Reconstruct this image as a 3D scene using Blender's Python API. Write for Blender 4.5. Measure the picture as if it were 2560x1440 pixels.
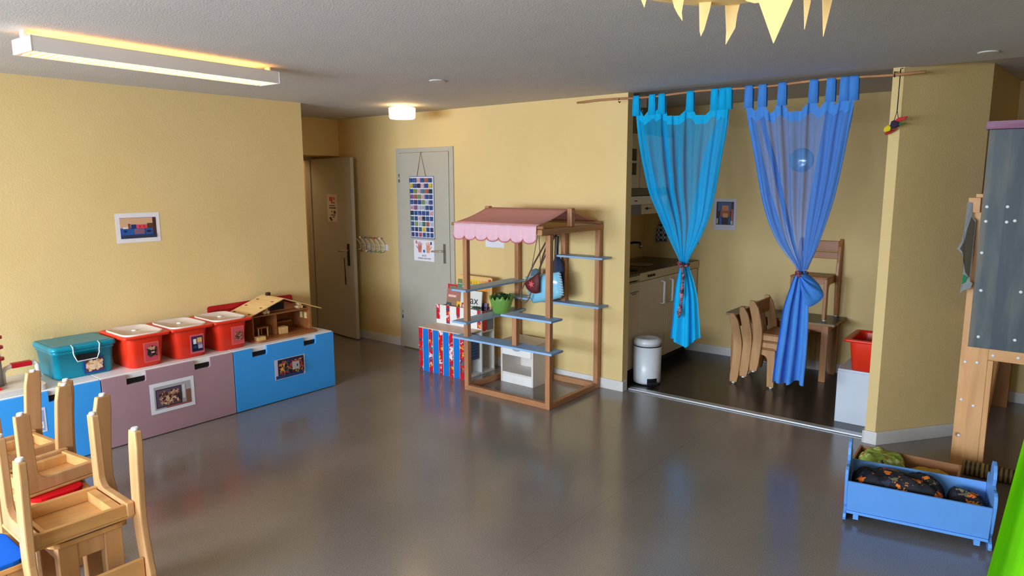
import bpy, bmesh, math, random
from mathutils import Vector, Matrix, Euler
random.seed(7)
PI = math.pi
S = bpy.context.scene
COL = S.collection
for o in list(bpy.data.objects): bpy.data.objects.remove(o)

# ------------------------------------------------------------------ camera, light, exposure
F, YAW, PITCH, ROLL, CAMH = 1715.0, math.radians(38.38), math.radians(8.833), math.radians(-0.2177), 1.70
cam = bpy.data.cameras.new('camera'); cam_o = bpy.data.objects.new('camera', cam); COL.objects.link(cam_o)
cam.sensor_fit = 'HORIZONTAL'; cam.sensor_width = 36.0; cam.lens = 36.0 * F / 2560; cam.clip_start = .05
fh = Vector((-math.sin(YAW), math.cos(YAW), 0)); r0 = Vector((math.cos(YAW), math.sin(YAW), 0))
fwd = fh * math.cos(PITCH) - Vector((0, 0, 1)) * math.sin(PITCH); u0 = r0.cross(fwd)
rt = r0 * math.cos(ROLL) + u0 * math.sin(ROLL); upv = -r0 * math.sin(ROLL) + u0 * math.cos(ROLL)
cam_o.matrix_world = Matrix(((rt.x, upv.x, -fwd.x, 0), (rt.y, upv.y, -fwd.y, 0), (rt.z, upv.z, -fwd.z, CAMH), (0, 0, 0, 1)))
S.camera = cam_o
S.view_settings.view_transform = 'Standard'; S.view_settings.look = 'None'
S.view_settings.exposure = 0.2; S.view_settings.gamma = 1.0; S.view_settings.use_curve_mapping = False
S.cycles.max_bounces = 8; S.cycles.diffuse_bounces = 5; S.cycles.glossy_bounces = 4
S.cycles.transparent_max_bounces = 24; S.cycles.transmission_bounces = 6
S.cycles.sample_clamp_indirect = 6.0; S.cycles.caustics_reflective = False; S.cycles.caustics_refractive = False
S.cycles.use_denoising = True

W = bpy.data.worlds.new('world'); S.world = W; W.use_nodes = True
W.node_tree.nodes['Background'].inputs[0].default_value = (.62, .78, 1.0, 1)
W.node_tree.nodes['Background'].inputs[1].default_value = 1.5
def area(name, loc, rot, sx, sy, power, col):
    l = bpy.data.lights.new(name, 'AREA'); l.shape = 'RECTANGLE'; l.size = sx; l.size_y = sy; l.energy = power; l.color = col
    o = bpy.data.objects.new(name, l); COL.objects.link(o); o.location = loc; o.rotation_euler = rot; return o
# daylight coming in through the two windows of the rear wall and an added third (behind the camera)
area('window_daylight', (-4.2, -2.75, 1.5), (math.radians(50), 0, 0), 1.5, 1.2, 222, (.74, .87, 1.0))
area('window_daylight', (-2.5, -2.75, 1.5), (math.radians(50), 0, 0), 1.5, 1.2, 222, (.74, .87, 1.0))
area('window_daylight', (-.85, -2.75, 1.5), (math.radians(50), 0, 0), 1.4, 1.2, 110, (.74, .87, 1.0))  # third window's light, added to brighten the left wall

hl = bpy.data.lights.new('hall_lamp', 'POINT'); hl.energy = 9; hl.color = (1, .72, .42); hl.shadow_soft_size = .12
hlo = bpy.data.objects.new('hall_lamp', hl); COL.objects.link(hlo); hlo.location = (-7.3, 4.1, 2.2)

# ------------------------------------------------------------------ pixel -> point on a real plane (frame 2560x1440)
CP = Vector((0, 0, CAMH))
def ray(x, y): return fwd + rt * ((x - 1280) / F) - upv * ((y - 720) / F)
def onY(x, y, Y):
    d = ray(x, y); return CP + d * (Y / d.y)
def onX(x, y, X):
    d = ray(x, y); return CP + d * (X / d.x)
def onZ(x, y, Z):
    d = ray(x, y); return CP + d * ((Z - CAMH) / d.z)

# ------------------------------------------------------------------ materials
def lin(c):
    return tuple((v/255/12.92 if v <= 10 else ((v/255 + .055)/1.055)**2.4) for v in c) + (1,)
MC = {}
def paint(rgb, rough=.55, spec=.4, metal=0, name=None):
    key = (rgb, rough, spec, metal)
    if key in MC: return MC[key]
    m = bpy.data.materials.new(name or 'paint_%d_%d_%d' % rgb); m.use_nodes = True
    b = m.node_tree.nodes['Principled BSDF']; nt = m.node_tree
    b.inputs['Roughness'].default_value = rough
    b.inputs['Specular IOR Level'].default_value = spec; b.inputs['Metallic'].default_value = metal
    tc = nt.nodes.new('ShaderNodeTexCoord'); no = nt.nodes.new('ShaderNodeTexNoise'); no.inputs['Scale'].default_value = 9
    nt.links.new(tc.outputs['Object'], no.inputs['Vector'])
    mx = nt.nodes.new('ShaderNodeMix'); mx.data_type = 'RGBA'
    c = lin(rgb); mx.inputs[6].default_value = tuple(v*.93 for v in c[:3]) + (1,); mx.inputs[7].default_value = tuple(min(1, v*1.05) for v in c[:3]) + (1,)
    nt.links.new(no.outputs['Fac'], mx.inputs[0]); nt.links.new(mx.outputs[2], b.inputs['Base Color'])
    MC[key] = m; return m
def nodes(name):
    m = bpy.data.materials.new(name); m.use_nodes = True
    nt = m.node_tree; return m, nt, nt.nodes, nt.links, nt.nodes['Principled BSDF']
def ramp(N, stops, interp='LINEAR'):
    r = N.new('ShaderNodeValToRGB'); r.color_ramp.interpolation = interp
    while len(r.color_ramp.elements) < len(stops): r.color_ramp.elements.new(.5)
    for e, (p, c) in zip(r.color_ramp.elements, stops): e.position = p; e.color = lin(c)
    return r
def plaster(name, rgb, rgb2, bump=.25, scale=70):
    m, nt, N, L, b = nodes(name)
    tc = N.new('ShaderNodeTexCoord')
    n1 = N.new('ShaderNodeTexNoise'); n1.inputs['Scale'].default_value = scale; n1.inputs['Detail'].default_value = 4
    n2 = N.new('ShaderNodeTexNoise'); n2.inputs['Scale'].default_value = 1.7; n2.inputs['Detail'].default_value = 5
    L.new(tc.outputs['Object'], n1.inputs['Vector']); L.new(tc.outputs['Object'], n2.inputs['Vector'])
    r = ramp(N, [(.3, rgb), (.7, rgb2)]); L.new(n2.outputs['Fac'], r.inputs[0]); L.new(r.outputs[0], b.inputs['Base Color'])
    bp = N.new('ShaderNodeBump'); bp.inputs['Strength'].default_value = bump; bp.inputs['Distance'].default_value = .01
    L.new(n1.outputs['Fac'], bp.inputs['Height']); L.new(bp.outputs[0], b.inputs['Normal'])
    b.inputs['Roughness'].default_value = .75; b.inputs['Specular IOR Level'].default_value = .25
    return m
def wood(name, stops, axis=2, rough=.4, scale=7, bump=.04, knots=False):
    m, nt, N, L, b = nodes(name)
    tc = N.new('ShaderNodeTexCoord'); mp = N.new('ShaderNodeMapping')
    sc = [scale*3.2]*3; sc[axis] = scale*.32; mp.inputs['Scale'].default_value = sc
    L.new(tc.outputs['Object'], mp.inputs[0])
    n = N.new('ShaderNodeTexNoise'); n.inputs['Scale'].default_value = 1.0; n.inputs['Detail'].default_value = 6; n.inputs['Distortion'].default_value = .8
    L.new(mp.outputs[0], n.inputs['Vector'])
    r = ramp(N, stops); L.new(n.outputs['Fac'], r.inputs[0])
    out = r.outputs[0]
    if knots:
        v = N.new('ShaderNodeTexVoronoi'); v.inputs['Scale'].default_value = 4.5; L.new(tc.outputs['Object'], v.inputs['Vector'])
        kr = ramp(N, [(.035, (70, 62, 52)), (.09, (255, 255, 255))]); L.new(v.outputs['Distance'], kr.inputs[0])
        mx = N.new('ShaderNodeMix'); mx.data_type = 'RGBA'; mx.blend_type = 'MULTIPLY'; mx.inputs[0].default_value = .75
        L.new(out, mx.inputs[6]); L.new(kr.outputs[0], mx.inputs[7]); out = mx.outputs[2]
    L.new(out, b.inputs['Base Color'])
    bp = N.new('ShaderNodeBump'); bp.inputs['Strength'].default_value = bump; L.new(n.outputs['Fac'], bp.inputs['Height']); L.new(bp.outputs[0], b.inputs['Normal'])
    b.inputs['Roughness'].default_value = rough; b.inputs['Specular IOR Level'].default_value = .4
    return m
def emit(name, rgb, strength):
    m, nt, N, L, b = nodes(name)
    b.inputs['Base Color'].default_value = lin(rgb); b.inputs['Emission Color'].default_value = lin(rgb); b.inputs['Emission Strength'].default_value = strength
    return m
def sheer(name, rgb, dense):
    m, nt, N, L, b = nodes(name)
    N.remove(b); out = N['Material Output']
    tc = N.new('ShaderNodeTexCoord'); no = N.new('ShaderNodeTexNoise'); no.inputs['Scale'].default_value = 60
    mp = N.new('ShaderNodeMapping'); mp.inputs['Scale'].default_value = (1, 1, .15); L.new(tc.outputs['Object'], mp.inputs[0]); L.new(mp.outputs[0], no.inputs['Vector'])
    c = lin(rgb); mx = N.new('ShaderNodeMix'); mx.data_type = 'RGBA'; mx.inputs[6].default_value = tuple(v*.85 for v in c[:3])+(1,); mx.inputs[7].default_value = tuple(min(1, v*1.12) for v in c[:3])+(1,)
    L.new(no.outputs['Fac'], mx.inputs[0])
    d = N.new('ShaderNodeBsdfDiffuse'); t = N.new('ShaderNodeBsdfTranslucent'); tr = N.new('ShaderNodeBsdfTransparent')
    L.new(mx.outputs[2], d.inputs[0]); L.new(mx.outputs[2], t.inputs[0])
    a = N.new('ShaderNodeMixShader'); a.inputs[0].default_value = .22; L.new(d.outputs[0], a.inputs[1]); L.new(t.outputs[0], a.inputs[2])
    e = N.new('ShaderNodeMixShader'); e.inputs[0].default_value = dense; L.new(tr.outputs[0], e.inputs[1]); L.new(a.outputs[0], e.inputs[2])
    L.new(e.outputs[0], out.inputs[0]); return m
def blotch(name, base, spots, scale, thr, rough=.8):
    """plain cloth printed with scattered irregular spots of several colours"""
    m, nt, N, L, b = nodes(name)
    tc = N.new('ShaderNodeTexCoord'); v = N.new('ShaderNodeTexVoronoi'); v.inputs['Scale'].default_value = scale
    no = N.new('ShaderNodeTexNoise'); no.inputs['Scale'].default_value = scale*2.2; no.inputs['Detail'].default_value = 3
    ad = N.new('ShaderNodeMix'); ad.data_type = 'RGBA'; ad.inputs[0].default_value = .08
    L.new(tc.outputs['Object'], no.inputs['Vector']); L.new(tc.outputs['Object'], ad.inputs[6]); L.new(no.outputs['Color'], ad.inputs[7]); L.new(ad.outputs[2], v.inputs['Vector'])
    sep = N.new('ShaderNodeSeparateColor'); L.new(v.outputs['Color'], sep.inputs[0])
    k = len(spots); r = ramp(N, [(i/k, s) for i, s in enumerate(spots)], 'CONSTANT'); L.new(sep.outputs[0], r.inputs[0])
    mt = N.new('ShaderNodeMath'); mt.operation = 'LESS_THAN'; mt.inputs[1].default_value = thr; L.new(v.outputs['Distance'], mt.inputs[0])
    mx = N.new('ShaderNodeMix'); mx.data_type = 'RGBA'; mx.inputs[6].default_value = lin(base); L.new(mt.outputs[0], mx.inputs[0]); L.new(r.outputs[0], mx.inputs[7])
    L.new(mx.outputs[2], b.inputs['Base Color']); b.inputs['Roughness'].default_value = rough
    return m

M_wall = plaster('yellow_wall_plaster', (216, 188, 131), (221, 194, 139), .14, 95)
M_ceil = plaster('ceiling_plaster', (194, 191, 192), (200, 197, 198), .2, 120)
M_white = paint((232, 230, 228), .4, name='white_lacquer')
M_skirt = paint((214, 212, 212), .45, name='white_skirting')
M_beech = wood('beech', [(.3, (178, 130, 86)), (.55, (194, 147, 100)), (.8, (204, 160, 114))], 2, .35, 5)
M_beechx = wood('beech_seat', [(.3, (188, 136, 80)), (.55, (203, 152, 94)), (.8, (212, 166, 108))], 0, .35, 5)
M_brown = wood('brown_beech', [(.3, (150, 98, 52)), (.6, (176, 120, 68)), (.85, (192, 138, 84))], 2, .35, 5)
M_oak = wood('reddish_wood', [(.25, (150, 100, 66)), (.55, (174, 122, 84)), (.85, (192, 144, 104))], 2, .45, 8)
M_oakx = wood('reddish_wood_beam', [(.25, (150, 100, 66)), (.55, (174, 122, 84)), (.85, (192, 144, 104))], 0, .45, 8)
M_oaky = wood('reddish_wood_rail', [(.25, (150, 100, 66)), (.55, (174, 122, 84)), (.85, (192, 144, 104))], 1, .45, 8)
M_pine = wood('pine', [(.25, (196, 140, 88)), (.55, (216, 164, 112)), (.85, (228, 182, 132))], 2, .5, 6, knots=True)
M_pinex = wood('pine_rail', [(.25, (196, 140, 88)), (.55, (216, 164, 112)), (.85, (228, 182, 132))], 0, .5, 6)
M_ply = wood('plywood', [(.25, (214, 168, 104)), (.55, (226, 184, 120)), (.85, (236, 200, 140))], 0, .5, 5)
M_dply = wood('brown_plywood', [(.25, (140, 84, 44)), (.55, (160, 100, 56)), (.85, (176, 116, 70))], 1, .45, 6)
M_stain, nt, N, L, b = nodes('grey_blue_stained_board')
tc = N.new('ShaderNodeTexCoord'); sx = N.new('ShaderNodeSeparateXYZ'); L.new(tc.outputs['Object'], sx.inputs[0])
ml = N.new('ShaderNodeMath'); ml.operation = 'MULTIPLY'; ml.inputs[1].default_value = 13; L.new(sx.outputs[0], ml.inputs[0])
fl = N.new('ShaderNodeMath'); fl.operation = 'FLOOR'; L.new(ml.outputs[0], fl.inputs[0])
wn = N.new('ShaderNodeTexWhiteNoise'); wn.noise_dimensions = '1D'; L.new(fl.outputs[0], wn.inputs['W'])
n1 = N.new('ShaderNodeTexNoise'); n1.inputs['Scale'].default_value = 3.2; n1.inputs['Detail'].default_value = 5
mp = N.new('ShaderNodeMapping'); mp.inputs['Scale'].default_value = (4, 4, .8); L.new(tc.outputs['Object'], mp.inputs[0]); L.new(mp.outputs[0], n1.inputs['Vector'])
ad = N.new('ShaderNodeMath'); ad.operation = 'MULTIPLY_ADD'; ad.inputs[1].default_value = .42; L.new(wn.outputs['Value'], ad.inputs[0])
sb_ = N.new('ShaderNodeMath'); sb_.operation = 'SUBTRACT'; sb_.inputs[1].default_value = .21; L.new(n1.outputs['Fac'], sb_.inputs[0]); L.new(sb_.outputs[0], ad.inputs[2])
r = ramp(N, [(.25, (54, 66, 78)), (.45, (78, 86, 90)), (.6, (98, 96, 90)), (.8, (116, 104, 90))]); L.new(ad.outputs[0], r.inputs[0])
v = N.new('ShaderNodeTexVoronoi'); v.inputs['Scale'].default_value = 5.5; L.new(tc.outputs['Object'], v.inputs['Vector'])
kr = ramp(N, [(.04, (52, 50, 46)), (.1, (255, 255, 255))]); L.new(v.outputs['Distance'], kr.inputs[0])
mx = N.new('ShaderNodeMix'); mx.data_type = 'RGBA'; mx.blend_type = 'MULTIPLY'; mx.inputs[0].default_value = .8; L.new(r.outputs[0], mx.inputs[6]); L.new(kr.outputs[0], mx.inputs[7]); L.new(mx.outputs[2], b.inputs['Base Color']); b.inputs['Roughness'].default_value = .55
M_blue = paint((58, 156, 236), .4, name='blue_front')
M_mauve = paint((168, 134, 144), .4, name='mauve_front')
M_red = paint((226, 52, 26), .35, name='orange_red_plastic')
M_teal = paint((0, 132, 156), .3, name='teal_plastic')
M_shelf = paint((136, 172, 212), .4, name='pale_blue_board')
M_cradle = paint((98, 156, 230), .45, name='cradle_blue')
M_metal = paint((170, 165, 158), .3, .5, .9, name='brushed_metal')
M_steel = paint((120, 118, 116), .25, .5, .9, name='steel')
M_dark = paint((18, 18, 20), .5, name='black')
M_door = paint((180, 175, 162), .45, name='grey_door')
M_lever = paint((112, 106, 98), .4, .5, .3, name='door_metal'); M_lev2 = paint((178, 168, 150), .3, .6, .2, name='lever_metal')
M_alu = paint((190, 194, 202), .35, .5, .6, name='aluminium_strip')
# floor: speckled grey-brown linoleum with a soft sheen
M_floor, nt, N, L, b = nodes('grey_brown_linoleum')
tc = N.new('ShaderNodeTexCoord'); n1 = N.new('ShaderNodeTexNoise'); n1.inputs['Scale'].default_value = 260; n1.inputs['Detail'].default_value = 2
n2 = N.new('ShaderNodeTexNoise'); n2.inputs['Scale'].default_value = 1.3; n2.inputs['Detail'].default_value = 1
L.new(tc.outputs['Object'], n1.inputs['Vector']); L.new(tc.outputs['Object'], n2.inputs['Vector'])
r1 = ramp(N, [(.35, (116, 108, 103)), (.55, (133, 124, 118)), (.72, (166, 156, 149))]); L.new(n1.outputs['Fac'], r1.inputs[0])
r2 = ramp(N, [(.3, (225, 225, 225)), (.7, (255, 255, 255))]); L.new(n2.outputs['Fac'], r2.inputs[0])
mx = N.new('ShaderNodeMix'); mx.data_type = 'RGBA'; mx.blend_type = 'MULTIPLY'; mx.inputs[0].default_value = 1
L.new(r1.outputs[0], mx.inputs[6]); L.new(r2.outputs[0], mx.inputs[7]); L.new(mx.outputs[2], b.inputs['Base Color'])
sx = N.new('ShaderNodeSeparateXYZ'); L.new(tc.outputs['Object'], sx.inputs[0])
ma = N.new('ShaderNodeMath'); ma.operation = 'MULTIPLY_ADD'; ma.inputs[1].default_value = 1/2.4; ma.inputs[2].default_value = 20 + 1.767/2.4; L.new(sx.outputs[0], ma.inputs[0])
fr_ = N.new('ShaderNodeMath'); fr_.operation = 'FRACT'; L.new(ma.outputs[0], fr_.inputs[0])
lt = N.new('ShaderNodeMath'); lt.operation = 'LESS_THAN'; lt.inputs[1].default_value = .0016; L.new(fr_.outputs[0], lt.inputs[0])
ms_ = N.new('ShaderNodeMix'); ms_.data_type = 'RGBA'; ms_.inputs[7].default_value = lin((108, 102, 98)); L.new(lt.outputs[0], ms_.inputs[0]); L.new(mx.outputs[2], ms_.inputs[6]); L.new(ms_.outputs[2], b.inputs['Base Color'])
b.inputs['Roughness'].default_value = .2
b.inputs['Specular IOR Level'].default_value = 1.0
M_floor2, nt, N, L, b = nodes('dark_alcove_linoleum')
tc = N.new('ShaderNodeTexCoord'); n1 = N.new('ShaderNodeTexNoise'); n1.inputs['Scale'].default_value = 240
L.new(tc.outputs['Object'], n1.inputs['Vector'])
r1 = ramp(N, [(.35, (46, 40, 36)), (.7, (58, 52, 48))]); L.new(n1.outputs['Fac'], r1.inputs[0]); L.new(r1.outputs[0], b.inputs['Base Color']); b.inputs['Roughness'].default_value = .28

# ------------------------------------------------------------------ mesh builder
class MB:
    def __init__(s, inv=None): s.bm = bmesh.new(); s.inv = inv; s.mats = []
    def mi(s, m):
        if m is None: return 0
        if m not in s.mats: s.mats.append(m)
        return s.mats.index(m)
    def face(s, pts, m=None):
        f = s.bm.faces.new([s.bm.verts.new(Vector(p)) for p in pts]); f.material_index = s.mi(m); return s
    def hexa(s, p, m=None):
        v = [s.bm.verts.new(Vector(q)) for q in p]; k = s.mi(m)
        for a in ((3, 2, 1, 0), (4, 5, 6, 7), (0, 1, 5, 4), (1, 2, 6, 5), (2, 3, 7, 6), (3, 0, 4, 7)):
            f = s.bm.faces.new([v[i] for i in a]); f.material_index = k
        return s
    def box(s, x0, y0, z0, x1, y1, z1, m=None):
        return s.hexa([(x0, y0, z0), (x1, y0, z0), (x1, y1, z0), (x0, y1, z0), (x0, y0, z1), (x1, y0, z1), (x1, y1, z1), (x0, y1, z1)], m)
    def bar(s, p, q, w, h, m=None, side=None):
        p = Vector(p); q = Vector(q); d = (q - p).normalized()
        a = Vector(side) if side else (Vector((0, 0, 1)).cross(d) if abs(d.z) < .95 else Vector((1, 0, 0)))
        a = (a - d * a.dot(d)).normalized(); c = d.cross(a); a *= w/2; c *= h/2
        return s.hexa([p-a-c, p+a-c, p+a+c, p-a+c, q-a-c, q+a-c, q+a+c, q-a+c], m)
    def prism(s, poly, fn, d0, d1, m=None):
        """poly of 2-D points; fn(u, v, d) -> 3-D; extruded from d0 to d1"""
        k = s.mi(m); A = [s.bm.verts.new(Vector(fn(u, v, d0))) for u, v in poly]; Bv = [s.bm.verts.new(Vector(fn(u, v, d1))) for u, v in poly]
        n = len(poly)
        f = s.bm.faces.new(A[::-1]); f.material_index = k; f = s.bm.faces.new(Bv); f.material_index = k
        for i in range(n):
            f = s.bm.faces.new([A[i], A[(i+1) % n], Bv[(i+1) % n], Bv[i]]); f.material_index = k
        return s
    def grid(s, fn, nu, nv, m=None, mf=None, closeu=False):
        V = [[s.bm.verts.new(Vector(fn(i/nu, j/nv))) for i in range(nu + (0 if closeu else 1))] for j in range(nv+1)]
        k = s.mi(m)
        for j in range(nv):
            for i in range(nu):
                i2 = (i+1) % nu if closeu else i+1
                f = s.bm.faces.new([V[j][i], V[j][i2], V[j+1][i2], V[j+1][i]]); f.smooth = True
                f.material_index = s.mi(mf(i/nu, j/nv)) if mf else k
        return V
    def lathe(s, prof, seg=24, c=(0, 0, 0), m=None, ax='z'):
        c = Vector(c)
        def P(r, h, t):
            x, y = r*math.cos(t), r*math.sin(t)
            return c + (Vector((x, y, h)) if ax == 'z' else Vector((h, x, y)) if ax == 'x' else Vector((y, h, x)))
        k = s.mi(m); rings = []
        for r, h in prof:
            rings.append([s.bm.verts.new(P(max(r, 1e-4), h, 2*PI*i/seg)) for i in range(seg)])
        for a, bb in zip(rings, rings[1:]):
            for i in range(seg):
                f = s.bm.faces.new([a[i], a[(i+1) % seg], bb[(i+1) % seg], bb[i]]); f.smooth = True; f.material_index = k
        for rg, rv in ((rings[0], True), (rings[-1], False)):
            f = s.bm.faces.new(rg[::-1] if rv else rg); f.material_index = k
        return s
    def tube(s, pts, r, seg=8, m=None, closed=False, rf=None):
        pts = [Vector(p) for p in pts]; n = len(pts); k = s.mi(m); rings = []; prev = None
        for i, p in enumerate(pts):
            a = pts[i-1] if (i > 0 or closed) else p; bq = pts[(i+1) % n] if (i < n-1 or closed) else p
            d = (bq - a).normalized()
            ref = prev if prev is not None else (Vector((0, 0, 1)) if abs(d.z) < .9 else Vector((1, 0, 0)))
            e = (ref - d*ref.dot(d)).normalized(); g = d.cross(e); prev = e
            ri = rf(i/(n-1)) if rf else r
            rings.append([s.bm.verts.new(p + (e*math.cos(2*PI*j/seg) + g*math.sin(2*PI*j/seg))*ri) for j in range(seg)])
        for q in range(n if closed else n-1):
            a, bb = rings[q], rings[(q+1) % n]
            for j in range(seg):
                f = s.bm.faces.new([a[j], a[(j+1) % seg], bb[(j+1) % seg], bb[j]]); f.smooth = True; f.material_index = k
        if not closed:
            f = s.bm.faces.new(rings[0][::-1]); f.material_index = k; f = s.bm.faces.new(rings[-1]); f.material_index = k
        return s
    def build(s, name, mat, parent=None, bevel=0, solid=0, smooth=False, sub=0):
        if s.inv is not None: bmesh.ops.transform(s.bm, matrix=s.inv, verts=s.bm.verts)
        bmesh.ops.recalc_face_normals(s.bm, faces=s.bm.faces)
        me = bpy.data.meshes.new(name); s.bm.to_mesh(me); s.bm.free()
        for m in ([mat] if (mat is not None and not s.mats) else s.mats): me.materials.append(m)
        o = bpy.data.objects.new(name, me); COL.objects.link(o)
        if parent is not None: o.parent = parent
        if smooth:
            for p in me.polygons: p.use_smooth = True
        if solid:
            md = o.modifiers.new('thickness', 'SOLIDIFY'); md.thickness = solid; md.offset = 0
        if bevel:
            md = o.modifiers.new('bevel', 'BEVEL'); md.width = bevel; md.segments = 2; md.limit_method = 'ANGLE'; md.angle_limit = .6
        if sub:
            md = o.modifiers.new('sub', 'SUBSURF'); md.levels = sub; md.render_levels = sub
        return o
def tag(o, label, cat, group=None):
    o['label'] = label; o['category'] = cat
    if group: o['group'] = group
    return o
def thing(name, label, cat, loc=(0, 0, 0), rot=(0, 0, 0), group=None):
    o = bpy.data.objects.new(name, None); COL.objects.link(o); o.location = loc; o.rotation_euler = rot; o.empty_display_size = .05
    return tag(o, label, cat, group)
def inv(o): return (Matrix.Translation(o.location) @ o.rotation_euler.to_matrix().to_4x4()).inverted()
def struct(o, label=None, cat=None):
    o['kind'] = 'structure'
    if label: o['label'] = label
    if cat: o['category'] = cat
    return o
def copy_tree(o, parent=None):
    c = o.copy(); COL.objects.link(c)
    if parent is not None: c.parent = parent
    for ch in list(o.children): copy_tree(ch, c)
    return c
def rrect(x0, y0, x1, y1, r, n=4):
    out = []
    for cx, cy, a in ((x1-r, y1-r, 0), (x0+r, y1-r, 90), (x0+r, y0+r, 180), (x1-r, y0+r, 270)):
        for i in range(n+1):
            t = math.radians(a + 90*i/n); out.append((cx + r*math.cos(t), cy + r*math.sin(t)))
    return out
def flat(b, O, U, V, rects, nrm, t0=.0012, th=.0012):
    """printed sheet: rects (u0,v0,u1,v1,rgb) stacked as very thin layers on a plane with origin O and axes U, V"""
    O = Vector(O); U = Vector(U); V = Vector(V); nrm = Vector(nrm)
    for i, rc_ in enumerate(rects):
        u0, v0, u1, v1, c = rc_[:5]
        h0 = nrm * (t0 if i else 0); h1 = nrm * (t0 + th*.35*min(i, 6) + (.0001*i))
        m = c if not isinstance(c, tuple) else paint(c, .5)
        q = [O+U*u0+V*v0, O+U*u1+V*v0, O+U*u1+V*v1, O+U*u0+V*v1]
        if len(rc_) > 5:
            cu_, cv_, ca, sa = (u0+u1)/2, (v0+v1)/2, math.cos(rc_[5]), math.sin(rc_[5])
            q = [O + U*(cu_+(a-cu_)*ca-(d-cv_)*sa) + V*(cv_+(a-cu_)*sa+(d-cv_)*ca) for a, d in ((u0, v0), (u1, v0), (u1, v1), (u0, v1))]
        if i == 0: b.hexa([p + h0 for p in q] + [p + h1 for p in q], m)
        else: b.face([p + h1 for p in q], m)
def text_mesh(b, txt, O, U, V, size, m, nrm, off=.002, align='CENTER'):
    cu = bpy.data.curves.new('t', 'FONT'); cu.body = txt; cu.size = size; cu.align_x = align; cu.resolution_u = 2
    o = bpy.data.objects.new('t', cu); COL.objects.link(o)
    me = o.to_mesh(); O = Vector(O); U = Vector(U); V = Vector(V); n = Vector(nrm)
    for p in me.polygons:
        b.face([O + U*me.vertices[i].co.x + V*me.vertices[i].co.y + n*off for i in p.vertices], m)
    o.to_mesh_clear(); bpy.data.objects.remove(o); bpy.data.curves.remove(cu)

# ------------------------------------------------------------------ the setting
CH = 2.368
XL, YB = -5.15, 4.80
struct(MB().box(-8.3, -3.0, -.08, 3.4, 4.88, 0).box(-.76, 4.88, -.08, 3.4, 6.6, 0).box(-8.3, 4.88, -.08, -3.5, 6.6, 0).build('floor', M_floor))
struct(MB().box(-3.5, 4.88, -.08, -.76, 6.6, .002).build('floor_alcove', M_floor2))
struct(MB().box(-8.3, -3.0, CH, 3.4, 4.84, CH+.15).build('ceiling', M_ceil))
struct(MB().box(-8.3, 4.84, 2.415, 3.4, 6.6, CH+.15).build('ceiling_alcove', M_ceil))
struct(MB().box(-8.3, -3.0, 0, XL, 3.607, CH).build('wall_left', M_wall))
struct(MB().box(-8.3, YB, 0, -2.66, YB+.085, 2.415).build('wall_back', M_wall))
struct(MB().box(-6.9, 3.607, 1.98, -6.2, YB, CH).build('wall_hall_lintel', M_wall))
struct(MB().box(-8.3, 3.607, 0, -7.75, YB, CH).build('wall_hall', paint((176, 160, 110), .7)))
struct(MB().box(-3.5, YB+.085, 0, -3.36, 6.45, 2.415).build('wall_alcove_left', M_wall))
struct(MB().box(-3.5, 6.45, 0, -.62, 6.6, 2.415).build('wall_alcove_back', M_wall))
# pillar with the slanting face, and the side room behind it
struct(MB().prism([(-.857, YB), (-.797, YB), (-.392, 5.346), (-.30, 6.40), (-.62, 6.40), (-.62, 5.35), (-.857, 5.05)], lambda u, v, d: (u, v, d), 0, 2.415).build('wall_pillar', M_wall))
struct(MB().box(-.62, 6.40, 0, 3.4, 6.6, 2.415).build('wall_side_room', M_wall))
struct(MB().box(1.0, -3.0, 0, 1.2, 6.6, 2.415).build('wall_right', M_wall))  # unseen wall, moved close in to block stray light
# rear wall behind the camera with two windows and a third added for light
rw = MB()
for x0, x1 in ((-8.3, -5.0), (-3.4, -3.3), (-1.7, -1.6), (-.1, 3.4)): rw.box(x0, -3.0, 0, x1, -2.8, CH)
for x0, x1 in ((-5.0, -3.4), (-3.3, -1.7), (-1.6, -.1)): rw.box(x0, -3.0, 0, x1, -2.8, .85); rw.box(x0, -3.0, 2.25, x1, -2.8, CH)
struct(rw.build('wall_rear', M_wall))
for i, (x0, x1) in enumerate(((-5.0, -3.4), (-3.3, -1.7), (-1.6, -.1))):  # the last frame belongs to the window added for the left wall's light
    w = MB()
    for a, c in ((x0, x0+.06), (x1-.06, x1), ((x0+x1)/2-.03, (x0+x1)/2+.03)): w.box(a, -2.95, .85, c, -2.9, 2.25)
    w.box(x0, -2.95, .85, x1, -2.9, .91); w.box(x0, -2.95, 2.19, x1, -2.9, 2.25)
    struct(w.build('window_%d' % (i+1), M_white))
def skirt(name, p, q, n, h=.085, t=.014):
    p = Vector((p[0], p[1], 0)); q = Vector((q[0], q[1], 0)); n = Vector((n[0], n[1], 0)).normalized()*t; z = Vector((0, 0, h))
    struct(MB().hexa([p, q, q+n, p+n, p+z, q+z, q+n+z, p+n+z]).build(name, M_skirt, bevel=.002))
skirt('baseboard_back', (-6.2, YB), (-5.285, YB), (0, -1))
skirt('baseboard_back_right', (-4.485, YB), (-2.645, YB), (0, -1))
skirt('baseboard_jamb', (-2.66, YB-.014), (-2.66, YB+.06), (1, 0))
skirt('baseboard_alcove', (-3.0, 6.45), (-.62, 6.45), (0, -1))
skirt('baseboard_pillar', (-.871, YB), (-.79, YB), (0, -1))
skirt('baseboard_pillar_left', (-.857, YB-.014), (-.857, YB+.06), (-1, 0))
skirt('baseboard_slant', (-.797, YB-.012), (-.392, 5.334), (.8, -.6))
skirt('baseboard_side_room', (-.3, 6.40), (3.2, 6.40), (0, -1))
skirt('baseboard_left', (XL, -2.8), (XL, 3.607), (1, 0))
struct(MB().box(-2.646, 4.872, 0, -.872, 4.935, .013).build('trim_1', M_alu, bevel=.004))

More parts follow.
